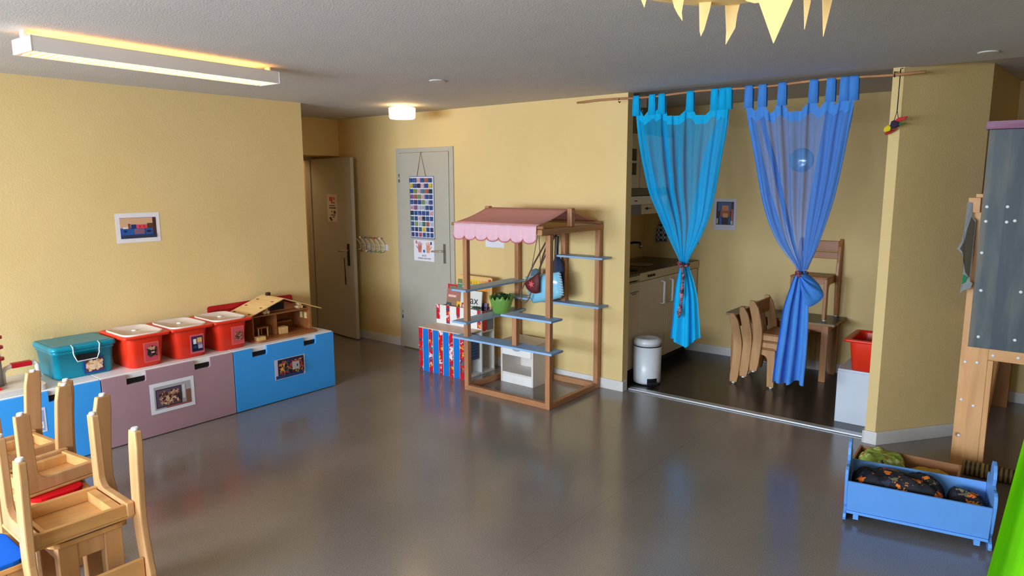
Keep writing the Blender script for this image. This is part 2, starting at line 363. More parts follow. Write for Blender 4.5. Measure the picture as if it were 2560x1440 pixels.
# ------------------------------------------------------------------ door_1 (closed, grey) with things on it
d1 = bpy.data.objects.new('door_1', None); COL.objects.link(d1); struct(d1, 'closed grey door in the yellow back wall', 'door')
fr = MB()
fr.box(-5.276, YB-.016, 0, -5.225, YB, 2.028).box(-4.545, YB-.016, 0, -4.492, YB, 2.028).box(-5.225, YB-.016, 1.985, -4.545, YB, 2.028)
fr.build('door_frame', M_door, d1, bevel=.003)
MB().box(-5.222, YB-.022, .012, -4.548, YB-.003, 1.982).build('door_leaf', M_door, d1, bevel=.004)
pl = MB().box(-4.627, YB-.028, .915, -4.596, YB-.02, 1.105).build('handle_plate', M_lever, d1, bevel=.003)
MB().tube([(-4.612, YB-.03, 1.035), (-4.612, YB-.07, 1.035), (-4.625, YB-.075, 1.035), (-4.74, YB-.075, 1.03)], .009, 8).build('lever', M_lev2, d1)
for z in (.347, 1.735): MB().lathe([(.008, -.04), (.008, .04)], 10, (-5.226, YB-.024, z)).build('hinge', M_metal, d1)
# tile calendar of little pictures
cal = thing('picture_chart', 'tall chart of small square animal pictures hanging on the grey door by a red string', 'chart', (-4.905, YB-.026, 1.45))
b = MB(); pal = [(44, 76, 138), (128, 82, 138), (58, 104, 92), (160, 92, 72), (206, 176, 70), (62, 58, 104), (176, 182, 200), (46, 50, 70), (176, 76, 108), (116, 142, 84), (70, 124, 150), (206, 160, 178)]
rc = [(-.168, -.305, .168, .303, (96, 112, 150)), (-.162, -.296, .162, .297, (226, 226, 232))]
for r in range(11):
    for c in range(6):
        x = -.156 + c*.0533; z = -.290 + r*.0533; col = random.choice(pal[:1]*5 + pal)
        rc.append((x, z, x+.0425, z+.0425, col)); c2 = tuple(int(.55*a+.45*q_) for a, q_ in zip(col, random.choice(pal)))
        u_, v_ = random.uniform(.004, .016), random.uniform(.003, .014); rc.append((x+u_, z+v_, x+u_+random.uniform(.008, .02), z+v_+random.uniform(.008, .024), c2))
flat(b, (0, 0, 0), (1, 0, 0), (0, 0, 1), rc, (0, -1, 0)); b.build('sheet', None, cal)
MB().tube([(-.06, -.002, .303), (0, -.004, .533), (.06, -.002, .303)], .0022, 6).build('string', paint((150, 60, 50)), cal)
MB().lathe([(.004, 0), (.006, .012)], 8, (0, -.006, .53), None, 'y').build('nail', M_metal, cal)
# hand poster
hp = thing('hand_poster', 'white sheet with two drawn hands and German text taped below the picture chart', 'poster', (-4.893, YB-.024, 1.024))
b = MB(); flat(b, (0, 0, 0), (1, 0, 0), (0, 0, 1), [(-.142, -.103, .142, .104, (228, 226, 236)), (-.118, .066, -.094, .094, (200, 60, 60)), (.09, .062, .112, .092, (40, 80, 150))], (0, -1, 0))
def hand(b, cx, cz, sgn, col, s=1.0):
    y = -.0032; m = paint(col)
    b.face([(cx-.022*s, y, cz-.055*s), (cx+.018*s, y, cz-.055*s), (cx+.026*s, y, cz-.005*s), (cx+.022*s, y, cz+.012*s), (cx-.024*s, y, cz+.012*s), (cx-.027*s, y, cz-.005*s)], m)
    for i, (dx, ln, tl) in enumerate(((-.02, .034, -.008), (-.0065, .044, -.003), (.0065, .042, .003), (.019, .03, .009))):
        x = cx + dx*s
        b.face([(x-.0052*s, y, cz+.01*s), (x+.0052*s, y, cz+.01*s), (x+.0045*s+tl*s, y, cz+(.01+ln)*s), (x-.0035*s+tl*s, y, cz+(.01+ln)*s)], m)
    b.face([(cx+sgn*.02*s, y, cz-.03*s), (cx+sgn*.026*s, y, cz-.008*s), (cx+sgn*.048*s, y, cz+.014*s), (cx+sgn*.052*s, y, cz+.004*s)], m)
hand(b, -.055, .035, -1, (206, 120, 110)); hand(b, .06, .035, 1, (224, 150, 120))
for k in range(5): b.face([(-.075+k*.009, -.0036, .0+k*.008), (-.068+k*.009, -.0036, .0+k*.008), (-.068+k*.009, -.0036, .006+k*.008), (-.075+k*.009, -.0036, .006+k*.008)], paint((140, 60, 70)))
b.prism([(.015*math.cos(t*PI/8), .015*math.sin(t*PI/8)) for t in range(16)], lambda u, v, d: (u+.002, -d, v-.004), .0015, .003, paint((40, 110, 190)))
text_mesh(b, 'D', (-.106, -.0042, .07), (1, 0, 0), (0, 0, 1), .026, paint((240, 235, 235)), (0, -1, 0), 0)
text_mesh(b, 'BITTE', (.003, -.003, -.058), (1, 0, 0), (0, 0, 1), .024, paint((60, 60, 70)), (0, -1, 0), 0)
text_mesh(b, 'HÄNDE WASCHEN', (.003, -.003, -.084), (1, 0, 0), (0, 0, 1), .021, paint((60, 60, 70)), (0, -1, 0), 0)
b.build('sheet', None, hp)
# hook rail behind the open door
hk = thing('hook_rail', 'white wire coat hook rail with coloured knobs beside the open door', 'hook rail', (-5.67, YB, 1.02))
b = MB()
for z in (.018, -.022): b.tube([(-.22, -.006, z), (.22, -.006, z)], .004, 6)
b.box(.17, -.006, -.03, .225, 0, .03).box(-.1, -.006, -.03, -.06, 0, .03)
b.build('rail', M_white, hk)
cols = [(60, 130, 60), (235, 232, 230), (60, 110, 170), (90, 150, 60), (190, 40, 50), (235, 232, 230)]
cols2 = [(90, 150, 60), (200, 40, 50), (235, 232, 230), (60, 120, 180), (100, 160, 70), (90, 150, 60)]
for i in range(6):
    x = -.2 + i*.078
    h = MB().tube([(x-.035, -.055, .09), (x-.01, -.04, .06), (x, -.02, .02), (x, -.018, -.03), (x-.02, -.05, -.045)], .0038, 6).build('hook', M_white, hk)
    MB().lathe([(.001, -.012), (.01, -.007), (.0125, 0), (.01, .007), (.001, .012)], 10, (x-.037, -.058, .096)).build('knob', paint(cols[i], .3), h)
    MB().lathe([(.001, -.012), (.01, -.007), (.0125, 0), (.01, .007), (.001, .012)], 10, (x-.024, -.055, -.045)).build('knob', paint(cols2[i], .3), h)

# ------------------------------------------------------------------ hall: open door_2, frame, far door_3
d2 = bpy.data.objects.new('door_2', None); COL.objects.link(d2); struct(d2, 'grey door standing open in the hall recess', 'door')
FE = Vector((-5.835, 4.655, 0)); HD = Vector((-6.63, 4.735, 0)); dv = (FE-HD).normalized(); nv = Vector((dv.y, -dv.x, 0))
b = MB(); t = .04
q = [HD, FE, FE-nv*t, HD-nv*t]; b.hexa([p + Vector((0, 0, .012)) for p in q] + [p + Vector((0, 0, 1.955)) for p in q]); b.build('door_leaf', M_door, d2, bevel=.004)
def dp(s, o, z): return FE - dv*s + nv*o + Vector((0, 0, z))
b = MB(); b.hexa([dp(.11, .001, .81), dp(.075, .001, .81), dp(.075, .009, .81), dp(.11, .009, .81), dp(.11, .001, 1.045), dp(.075, .001, 1.045), dp(.075, .009, 1.045), dp(.11, .009, 1.045)]); b.build('handle_plate', paint((60, 54, 50), .4, .5, .7), d2)
MB().tube([dp(.092, .005, .975), dp(.092, .05, .975), dp(.1, .055, .975), dp(.21, .055, .97)], .009, 8).build('lever', M_lev2, d2)
ky = thing('key', 'door key with a long cord in the lock of the open door', 'key', dp(.092, .009, .895))
ib = inv(ky)
MB(ib).tube([dp(.092, .006, .895), dp(.092, .045, .895), dp(.105, .05, .893)], .005, 8).lathe([(.012, -.003), (.014, 0), (.012, .003)], 12, dp(.112, .05, .893), None, 'y').build('shank', M_metal, ky)
MB(ib).tube([dp(.112, .045, .89), dp(.112, .044, .8), dp(.1, .044, .66), dp(.104, .044, .6), dp(.112, .044, .62), dp(.114, .044, .74), dp(.114, .046, .88)], .0035, 6).build('cord', paint((40, 34, 30)), ky)
dn = thing('door_notice', 'narrow white notice with drawings taped to the open door', 'notice', dp(.38, .0015, 1.42))
b = MB(ib if False else inv(dn))
rc = [(-.1, -.148, .1, .148, (214, 204, 198)), (-.055, .075, .01, .12, (190, 90, 60)), (-.02, .05, .015, .075, (190, 90, 60)), (.025, .085, .06, .12, (200, 110, 90)), (.03, .05, .05, .066, (40, 30, 36)), (-.06, .022, .06, .03, (40, 34, 36)), (-.06, -.004, .075, .006, (40, 34, 36)), (-.02, -.045, .0, -.03, (70, 66, 70)), (.03, -.06, .065, -.03, (50, 46, 60)), (-.03, -.08, .06, -.07, (70, 66, 70)), (-.06, -.12, -.02, -.1, (50, 46, 54)), (.0, -.1, .045, -.092, (70, 66, 70)), (-.04, -.138, -.01, -.122, (40, 34, 36))]
flat(b, dp(.38, .001, 1.42), dv, (0, 0, 1), rc, nv); b.build('sheet', None, dn)
b = MB(); b.box(-6.72, 3.607, 0, -6.62, 3.7, 1.98).box(-6.72, 3.7, 1.94, -6.62, 4.8, 1.98).box(-6.75, 4.745, 0, -6.66, 4.80, 1.94)
struct(b.build('door_frame_hall', M_door))
d3 = bpy.data.objects.new('door_3', None); COL.objects.link(d3); struct(d3, 'second grey door deep in the hall', 'door')
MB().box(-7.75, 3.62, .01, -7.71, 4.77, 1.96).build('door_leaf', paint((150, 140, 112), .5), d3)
MB().tube([(-7.7, 4.62, .95), (-7.66, 4.62, .95), (-7.66, 4.5, .95)], .01, 8).build('lever', M_metal, d3)
hn = thing('hall_notice', 'small notice with lines of text on the far hall door', 'notice', (-7.705, 4.55, 1.32))
b = MB(); rc = [(-.1, -.1, .16, .14, (190, 178, 150))] + [(-.06, z, .12, z+.014, (60, 50, 44)) for z in (.1, .06, .03, -.04, -.07)]
flat(b, (0, 0, 0), (0, 1, 0), (0, 0, 1), rc, (1, 0, 0)); b.build('sheet', None, hn)

# ------------------------------------------------------------------ ceiling lamps
L1a, L1b = Vector((-3.66, 1.137, 0)), Vector((-3.73, 2.405, 0))
ang = math.atan2(L1b.y-L1a.y, L1b.x-L1a.x) - PI/2
lm = thing('linear_ceiling_lamp', 'long white ceiling lamp with a glowing louvre over the storage benches', 'lamp', ((L1a.x+L1b.x)/2, (L1a.y+L1b.y)/2, 2.27), (0, 0, ang))
HL, HW = (L1b-L1a).length/2, .095
b = MB(); b.box(-HW, -HL, 0, -HW+.004, HL, .064).box(HW-.004, -HL, 0, HW, HL, .064).box(HW-.03, -HL, .064, HW, HL, .067).box(-HW, -HL, .064, -HW+.03, HL, .067); b.build('housing', paint((226, 220, 216), .4), lm, bevel=.002)
for sy in (-1, 1): MB().box(-HW-.002, sy*HL-.004, 0, HW+.002, sy*HL+.004, .066).build('end_plate', M_white, lm, bevel=.003)
b = MB()
for i in range(34):
    y = -HL+.03 + i*(2*HL-.06)/33; b.box(-HW+.005, y-.0015, .001, HW-.005, y+.0015, .022)
b.build('louvre', paint((240, 238, 232), .35), lm)
M_tube = emit('fluorescent_tube', (255, 190, 100), 11)
for sx in (-.035, .035): MB().tube([(sx, -HL+.05, .046), (sx, HL-.05, .046)], .013, 10).build('fluorescent_tube', M_tube, lm)
for sy in (-1, 1): MB().box(-.022, sy*(HL-.008)-.005, .0665, .022, sy*(HL-.008)+.005, CH-2.27).build('bracket', M_white, lm)
rl = thing('round_ceiling_lamp', 'small round white glass lamp glowing on the ceiling near the grey door', 'lamp', (-4.62, 4.28, CH))
MB().lathe([(.105, -.118), (.113, -.108), (.118, -.03), (.112, -.024)], 32).build('glass_shade', emit('lamp_glass', (255, 214, 150), 5.5), rl)
MB().lathe([(.07, -.024), (.07, 0)], 24).build('base_ring', M_white, rl)
for i, (x, y, r, lb) in enumerate(((-3.33, 3.41, .055, 'flat white disc on the ceiling beside the long lamp'), (-.365, 4.53, .05, 'flat white disc on the ceiling above the slanting wall'), (-6.0, 4.66, .06, 'flat white disc on the ceiling of the hall corner'))):
    tag(MB().lathe([(r*.95, -.007), (r, -.004), (r, 0)], 24, (0, 0, 0)).build('ceiling_disc', paint((200, 198, 194), .6)), lb, 'ceiling disc').location = (x, y, CH)
# paper sun lamp
pc = Vector((-.78, 1.95, 0))
pp = thing('paper_sun_lamp', 'hanging lamp with a ring of pale paper spikes at the top edge of the picture', 'lamp', (pc.x, pc.y, CH))
ip = inv(pp)
M_paper = paint((250, 216, 150), .7, .2, name='cream_paper')
MB(ip).tube([(pc.x, pc.y, CH), (pc.x, pc.y, 2.32)], .004, 6).build('flex', M_white, pp)
MB(ip).lathe([(.012, .03), (.03, .02), (.04, -.01), (.03, -.045), (.005, -.058)], 16, (pc.x, pc.y, 2.29)).build('bulb', emit('warm_bulb', (255, 168, 76), 9), pp)
def spike(pl, depthv=.004):
    bb = MB(ip); n = rt*0 + Vector((fwd.x, fwd.y, 0)).normalized()*depthv
    k = len(pl); bb.prism(list(range(k)) and [(i, 0) for i in range(k)], lambda u, v, d: pl[int(u)] + n*d, -.5, .5); bb.build('spike', M_paper, pp)
def PD(x, y, dist):   # point at horizontal distance dist from the camera foot along that pixel
    d = ray(x, y); return CP + d * (dist / math.hypot(d.x, d.y))
k4 = lambda a, c: (1540 + a*.2344, c*.2342)
spikes = [(1.95, [(250, -190), (345, -190), (322, 0), (303, 80), (270, 0)]),
          (2.02, [(585, -190), (740, -190), (722, 0), (700, 130), (708, 220), (660, 150), (622, 75), (603, 0)]),
          (2.25, [(890, -190), (1040, -190), (1020, 0), (1000, 100), (940, 315), (905, 388), (893, 330), (887, 0)]),
          (2.33, [(1160, -190), (1345, -190), (1320, 40), (1290, 160), (1270, 300), (1170, 476), (1176, 330), (1163, 0)]),
          (1.95, [(1430, -230), (1960, -230), (1886, 0), (1680, 462), (1530, 35)]),
          (2.30, [(1780, -190), (1870, -190), (1815, 20), (1772, 140)]),
          (2.22, [(1995, -190), (2100, -190), (2070, 40), (2010, 312), (2004, 0)]),
          (2.30, [(2200, -190), (2335, -190), (2300, 20), (2210, 388), (2202, 0)])]
for dist, pts in spikes: spike([PD(*k4(*p), dist) for p in pts])
b = MB(ip); b.lathe([(.20, 0), (.27, .02), (.275, .05), (.262, .05), (.25, .028), (.19, .008)], 40, (pc.x, pc.y, 2.23)); b.build('paper_ring', M_paper, pp)
b = MB(ip); q = [PD(*k4(*p), 1.98) for p in ((1300, -60), (1400, 15), (1480, 35), (1530, 30), (1900, -20), (1800, -70))]
b.prism([(i, 0) for i in range(6)], lambda u, v, d: q[int(u)] + Vector((fwd.x, fwd.y, 0))*d*.004, -.5, .5); b.build('sun_disc', M_paper, pp)

# ------------------------------------------------------------------ storage benches along the left wall
XF = -4.65; TOP = .472
def loft(b, rings, m=None, cap0=True, cap1=True, smooth=True):
    k = b.mi(m); R = [[b.bm.verts.new(Vector(p)) for p in r] for r in rings]; n = len(R[0])
    for a, c in zip(R, R[1:]):
        for i in range(n):
            f = b.bm.faces.new([a[i], a[(i+1) % n], c[(i+1) % n], c[i]]); f.material_index = k; f.smooth = smooth
    if cap0: f = b.bm.faces.new(R[0][::-1]); f.material_index = k
    if cap1: f = b.bm.faces.new(R[-1]); f.material_index = k
def bench(y0, y1, mat, label):
    t = thing('storage_bench', label, 'storage bench', ((XL+XF)/2, (y0+y1)/2, 0), group='storage benches along the left wall'); i = inv(t)
    MB(i).box(XL+.004, y0+.002, .012, XF-.019, y1-.002, TOP).build('body', M_white, t, bevel=.003)
    w = y1-y0; n1, n2, n3, n4 = y0+w*.17, y0+w*.305, y0+w*.675, y0+w*.80
    zb, zt, r = .398, TOP-.006, .012
    poly = [(y0+.003, .006), (y1-.003, .006), (y1-.003, zt)]
    for a, c in ((n4, n3), (n2, n1)): poly += [(a, zt), (a, zb+r), (a-r*.3, zb+r*.3), (a-r, zb), (c+r*.3, zb), (c, zb+r*.3), (c, zt)]
    poly.append((y0+.003, zt))
    fr = MB(i).prism(poly, lambda u, v, d: (d, u, v), XF-.017, XF).build('drawer_front', mat, t, bevel=.002)
    for a, c in ((n1, n2), (n3, n4)): MB(i).box(XF-.019, a, zb+.001, XF-.016, c, zb+.036).build('grip_slot', M_dark, fr)
    return t
M_b2 = M_blue
bench(2.572, 3.468, M_blue, 'storage bench with blue front under the dollhouse, nearest the hall')
bench(1.676, 2.572, M_mauve, 'storage bench with dusty mauve front and white framed photo')
bench(.78, 1.676, M_blue, 'storage bench with blue front behind the stacked chairs')
def picture(name, label, cat, O, U, V, nrm, rects, group=None):
    """a sheet stuck on a surface; O is its centre"""
    t = tag(MB().build(name, None), label, cat, group); bpy.data.objects.remove(t)
    b = MB(); flat(b, (0, 0, 0), U, V, rects, nrm); o = b.build(name, None); o.location = O
    return tag(o, label, cat, group)
EY, EZ, EX = (0, 1, 0), (0, 0, 1), (1, 0, 0)
def heap(u0, v0, u1, v1, cols, n, sz, seed):
    rnd = random.Random(seed); out = []
    for _ in range(n):
        u = rnd.uniform(u0+sz*.4, u1-sz*.4); v = rnd.uniform(v0+sz*.4, v1-sz*.4); w, h = rnd.uniform(.5, 1.0)*sz/2, rnd.uniform(.18, .4)*sz/2; out.append((u-w, v-h, u+w, v+h, rnd.choice(cols), rnd.uniform(0, PI)))
    return out
WOODC = [(190, 140, 110), (210, 165, 130), (170, 110, 90), (120, 80, 80), (220, 180, 150), (60, 44, 54)]
picture('bench_photo', 'white bordered photo of wooden blocks in a tray on the mauve bench front', 'photo', (XF+.0005, 2.115, .259), EY, EZ, (1, 0, 0),
        [(-.15, -.105, .15, .105, (226, 226, 236)), (-.125, -.08, .125, .08, (170, 165, 170)), (-.115, -.07, .06, .06, (60, 46, 66)), (-.108, -.062, .053, .052, (96, 76, 92)), (.065, -.04, .085, .06, (205, 205, 215)), (.09, -.07, .122, .02, (130, 90, 70)), (-.05, -.078, .12, -.066, (150, 80, 76))] + heap(-.1, -.055, .05, .048, WOODC, 110, .036, 3))
picture('bench_photo', 'photo of colourful building bricks on the blue bench front below the dollhouse', 'photo', (XF+.0005, 3.04, .256), EY, EZ, (1, 0, 0),
        [(-.137, -.08, .137, .08, (196, 190, 206)), (-.11, -.06, .125, .075, (46, 42, 58)), (-.13, -.076, .12, -.05, (40, 60, 110))] + heap(-.105, -.05, .115, .072, [(200, 60, 70), (225, 185, 70), (40, 60, 130), (220, 130, 70), (180, 50, 60), (30, 36, 70), (60, 90, 60)], 190, .03, 5) + [(.005, -.02, .07, .042, (176, 172, 172)), (.045, .0, .056, .02, (40, 44, 50))])
picture('bench_photo', 'bluish photo of a toy on the blue bench front behind the chairs', 'photo', (XF+.0005, 1.29, .30), EY, EZ, (1, 0, 0),
        [(-.07, -.075, .07, .075, (206, 212, 232)), (-.06, -.065, .06, .06, (150, 165, 205)), (.02, -.05, .055, -.01, (230, 230, 236)), (.03, -.037, .045, -.024, (60, 50, 50)), (0, .0, .02, .05, (90, 80, 90))])
picture('wall_photo', 'white bordered photo of the toy benches hanging on the left yellow wall', 'photo', (XL+.0008, 2.197, 1.383), EY, EZ, (1, 0, 0),
        [(-.151, -.104, .151, .105, (226, 220, 224)), (-.123, -.074, .124, .073, (40, 84, 160)), (-.123, .0, .124, .071, (206, 164, 130)), (.1, -.07, .124, .07, (70, 40, 36)), (-.105, -.005, -.06, .01, (220, 200, 190)), (-.07, -.005, -.055, .03, (120, 70, 60)), (-.05, -.005, -.015, .024, (20, 50, 110)), (-.015, -.005, .065, .022, (214, 70, 80)), (.06, -.005, .105, .03, (90, 56, 36)), (-.03, -.045, .04, -.008, (128, 90, 112)), (-.12, -.074, .124, -.05, (44, 54, 78)), (.005, .0, .013, .016, (150, 40, 50)), (.035, .0, .042, .016, (150, 40, 50)), (.055, -.035, .08, -.02, (40, 34, 40)), (-.1, -.03, -.085, -.015, (20, 40, 90))])

def rr3(cx, cy, z, hx, hy, r, n=5): return [(x, y, z) for x, y in rrect(cx-hx, cy-hy, cx+hx, cy+hy, r, n)]
M_lid = paint((222, 206, 196), .35, name='milky_lid')
def red_bin(label, loc, rotz=0, lid=True, group=None):
    t = thing('plastic_bin', label, 'plastic bin', loc, (0, 0, rotz), group)
    b = MB(); hx, hy = .19, .125
    loft(b, [rr3(0, 0, 0, hx-.045, hy-.03, .035), rr3(0, 0, .004, hx-.035, hy-.02, .045), rr3(0, 0, .20, hx-.012, hy-.002, .05), rr3(0, 0, .212, hx-.012, hy-.002, .05)], None, True, False)
    loft(b, [rr3(0, 0, .03, hx-.04, hy-.025, .04), rr3(0, 0, .212, hx-.018, hy-.008, .05)][::-1], None, False, True)
    b.build('body', M_red, t)
    b = MB(); o = [rr3(0, 0, .212, hx-.018, hy-.008, .05), rr3(0, 0, .204, hx-.01, hy-.001, .05), rr3(0, 0, .206, hx+.008, hy+.024, .02), rr3(0, 0, .222, hx+.012, hy+.028, .02), rr3(0, 0, .226, hx+.006, hy+.022, .02), rr3(0, 0, .226, hx-.012, hy-.004, .05), rr3(0, 0, .212, hx-.018, hy-.008, .05)]
    loft(b, o, None, False, False); b.build('rim', M_red, t)
    for sy in (-1, 1):
        MB().box(-.05, sy*(hy+.003)-.012, .192, .05, sy*(hy+.003)+.012, .206).build('grip', M_red, t, bevel=.004)
    if lid:
        b = MB(); loft(b, [rr3(0, 0, .224, hx-.01, hy+.008, .07), rr3(0, 0, .235, hx-.01, hy+.008, .07), rr3(0, 0, .235, hx-.018, hy, .065), rr3(0, 0, .229, hx-.024, hy-.006, .06), rr3(0, 0, .229, .01, .01, .005)], None, False, True); l = b.build('lid', M_lid, t)
        MB().lathe([(.018, .229), (.016, .234), (.004, .235)], 16).build('knob', paint((236, 228, 222), .3), l)
    return t
G = 'orange red bins on the benches'
ys = (2.0, 2.308, 2.616)
labs = ('lidded orange red bin next to the teal box', 'middle of the three lidded orange red bins on the benches', 'lidded orange red bin next to the dollhouse')
def bin_photo(label, rects, O): picture('bin_photo', label, 'photo', O, EY, EZ, (1, 0, 0), rects)
for y, lb in zip(ys, labs): red_bin(lb, (-4.885, y, TOP), 0, True, G)
XB = -4.70
bin_photo('photo label of dark pieces on the bin beside the teal box', [(-.05, -.068, .05, .068, (216, 92, 80)), (-.042, -.06, .042, .06, (196, 70, 84))] + heap(-.034, -.034, .036, .045, [(40, 38, 44), (60, 52, 54), (28, 28, 34)], 60, .034, 8) + heap(-.03, .01, .03, .044, [(190, 140, 110), (205, 150, 110)], 16, .026, 9) + [(-.006, -.006, .016, .004, (220, 170, 140))], (XB+.0005, 2.02, .575))
bin_photo('photo label with white and yellow blocks on the middle bin', [(-.05, -.068, .05, .068, (206, 90, 100)), (-.04, -.055, .042, .055, (70, 40, 80)), (-.038, -.05, .03, .01, (16, 24, 44)), (-.028, .0, -.006, .036, (222, 216, 226)), (.0, .008, .034, .042, (216, 170, 100)), (.0, -.006, .034, .006, (150, 120, 140)), (.004, -.036, .036, -.008, (176, 160, 180)), (-.03, -.03, -.005, -.01, (30, 60, 100))], (XB+.0005, 2.335, .572))
bin_photo('photo label of small mixed pieces on the bin beside the dollhouse', [(-.05, -.068, .05, .068, (222, 92, 84)), (-.042, -.06, .042, .06, (208, 80, 88))] + heap(-.03, -.04, .03, .035, [(60, 40, 44), (200, 140, 110), (130, 70, 60), (180, 120, 80), (90, 60, 60)], 130, .02, 12), (XB+.0005, 2.645, .578))

# teal lidded box
tb = thing('lidded_box', 'teal plastic box with lid and white wire clips on the bench', 'plastic box', (-4.962, 1.655, TOP))
b = MB(); loft(b, [rr3(0, 0, 0, .145, .16, .03), rr3(0, 0, .01, .15, .165, .03), rr3(0, 0, .165, .162, .175, .03), rr3(0, 0, .165, .168, .181, .03), rr3(0, 0, .19, .169, .182, .03)]); b.build('body', M_teal, tb)
b = MB(); loft(b, [rr3(0, 0, .186, .18, .188, .03), rr3(0, 0, .20, .182, .19, .03), rr3(0, 0, .214, .176, .184, .03), rr3(0, 0, .215, .165, .173, .03), rr3(0, 0, .212, .158, .166, .03), rr3(0, 0, .219, .15, .158, .03)]); b.build('lid', M_teal, tb)
for s in (-1, 1): MB().box(.06, s*.158-.01, .004, .07, s*.158+.01, .16).build('rib', M_teal, tb)
MB().box(.158, -.055, .115, .1725, .065, .15).build('grip_opening', M_dark, tb)
MB().tube([(.16, -.075, .217), (.19, -.075, .205), (.181, -.072, .165), (.187, -.07, .15), (.184, -.055, .112), (.184, .06, .112), (.187, .075, .15), (.181, .077, .165), (.19, .08, .205), (.16, .08, .217)], .0036, 8).build('wire_clip', M_white, tb)
MB().tube([(-.16, -.075, .217), (-.19, -.075, .205), (-.18, -.07, .15), (-.18, .06, .13), (-.18, .075, .15), (-.19, .08, .205), (-.16, .08, .217)], .0036, 8).build('wire_clip', M_white, tb)
picture('box_photo', 'photo of clothes pegs on the front of the teal box', 'photo', (-4.8005, 1.70, TOP+.067), EY, EZ, (1, 0, 0.09), [(-.06, -.052, .06, .05, (30, 60, 150)), (-.05, -.042, .055, .042, (90, 60, 50))] + heap(-.05, -.04, .054, .041, [(214, 180, 140), (226, 196, 160), (190, 140, 96), (220, 190, 170)], 80, .045, 21))

# red pegboard-like panel leaning behind the dollhouse
rp = thing('red_panel', 'flat red perforated plastic panel leaning on the wall behind the dollhouse', 'panel', (XL+.04, 3.03, TOP))
b = MB(); b.prism(rrect(-.38, 0, .38, .27, .02), lambda u, v, d: (d - v*.09, u, v), -.004, .004)
b.build('sheet', paint((176, 22, 30), .35), rp)
b = MB()
for j in range(6):
    for i in range(44): b.box(.004-(.05+j*.035)*.09, -.36+i*.0165, .05+j*.035, .0062-(.05+j*.035)*.09, -.352+i*.0165, .058+j*.035)
b.build('holes', paint((110, 10, 18), .5), rp)

# dollhouse
dh = thing('dollhouse', 'open wooden dollhouse with plywood roof on the blue bench', 'dollhouse', (-4.93, 3.10, TOP)); ZB = .016
MB().prism(rrect(-.17, -.285, .20, .29, .05), lambda u, v, d: (u, v, d), 0, ZB).build('base', M_dply, dh, bevel=.002)
b = MB(); b.prism([(-.255, ZB), (.265, ZB), (.265, .20), (.01, .295), (-.255, .20)], lambda u, v, d: (d, u, v), -.145, -.137); b.build('back_wall', M_dply, dh)
for y, z in ((-.255, .2), (.265, .2)): MB().box(-.145, y-.005, ZB, .11, y+.005, z).build('side_wall', M_dply, dh)
MB().box(-.145, -.045, ZB, .09, -.035, .185).build('partition', M_dply, dh)
MB().box(-.145, -.25, .185, .105, .26, .195).build('floor_board', M_dply, dh)
b = MB(); b.prism([(-.25, .195), (.26, .195), (.008, .29)], lambda u, v, d: (d, u, v), .02, .028); b.build('gable', M_dply, dh)
MB().box(.0285, -.05, .205, .031, .075, .262).build('gable_window', M_dark, dh)
for s, (y1, z1) in ((-1, (-.335, .186)), (1, (.36, .176))):
    q0 = Vector((0, .008, .305)); q1 = Vector((0, y1, z1)); n = Vector((0, -(q1.z-q0.z), q1.y-q0.y)).normalized()*.007
    if n.z < 0: n = -n
    rb = MB(); p = [q0+Vector((-.17, 0, 0)), q0+Vector((.14, 0, 0)), q1+Vector((.14, 0, 0)), q1+Vector((-.17, 0, 0))]
    rb.hexa(p + [a+n for a in p]); ro = rb.build('roof', M_ply, dh, bevel=.001)
    kb = MB()
    for i in range(3):
        for x in (-.12, .09):
            c = q0 + (q1-q0)*(.2+.3*i) + n + Vector((x, 0, 0)); kb.box(c.x-.012, c.y-.009, c.z-.004, c.x+.012, c.y+.009, c.z+.002)
    kb.build('joints', paint((120, 76, 30)), ro)
MB().box(-.11, .0, .29, -.08, .03, .335).build('chimney', paint((60, 34, 26)), dh)
for y in (-.12, .19):
    b = MB()
    for dy, dz in ((-.014, 0), (.014, 0), (0, .024)): b.lathe([(.013, 0), (.013, .05)], 12, (.04, y+dy, .209+dz), None, 'x')
    b.build('log_pile', paint((214, 178, 130)), dh)
for x0_ in (-.02, .04): MB().box(x0_, .256, .10, x0_+.032, .2605, .15).build('side_window', paint((230, 205, 140)), dh)
b = MB(); b.box(-.13, -.01, .07, -.06, .2, .085).box(-.13, -.01, .03, -.12, .2, .07).box(-.137, -.01, .085, -.13, .2, .12)
tag(b.build('toy_bench', M_dply), 'long toy bench inside the dollhouse by its back wall', 'toy furniture').location = dh.location
tag(MB().box(-.03, -.02, 0, .03, .055, .055).build('toy_chest', M_ply, bevel=.002), 'pale wooden toy chest inside the dollhouse by the partition', 'toy furniture').location = (-4.93+.075, 3.10, TOP+ZB)
tag(MB().box(-.025, -.035, 0, .025, .035, .03).build('toy_block', M_ply, bevel=.002), 'wooden toy block at the front corner of the dollhouse base', 'toy furniture').location = (-4.93+.165, 2.865, TOP+ZB)
tt = thing('toy_table', 'small wooden toy table inside the dollhouse, next to the bin', 'toy furniture', (-4.90, 2.95, TOP+ZB))
MB().box(-.06, -.05, .07, .05, .05, .078).build('tabletop', M_dply, tt)
for x in (-.05, .04):
    for y in (-.04, .04): MB().box(x-.004, y-.004, 0, x+.004, y+.004, .07).build('leg', M_ply, tt)

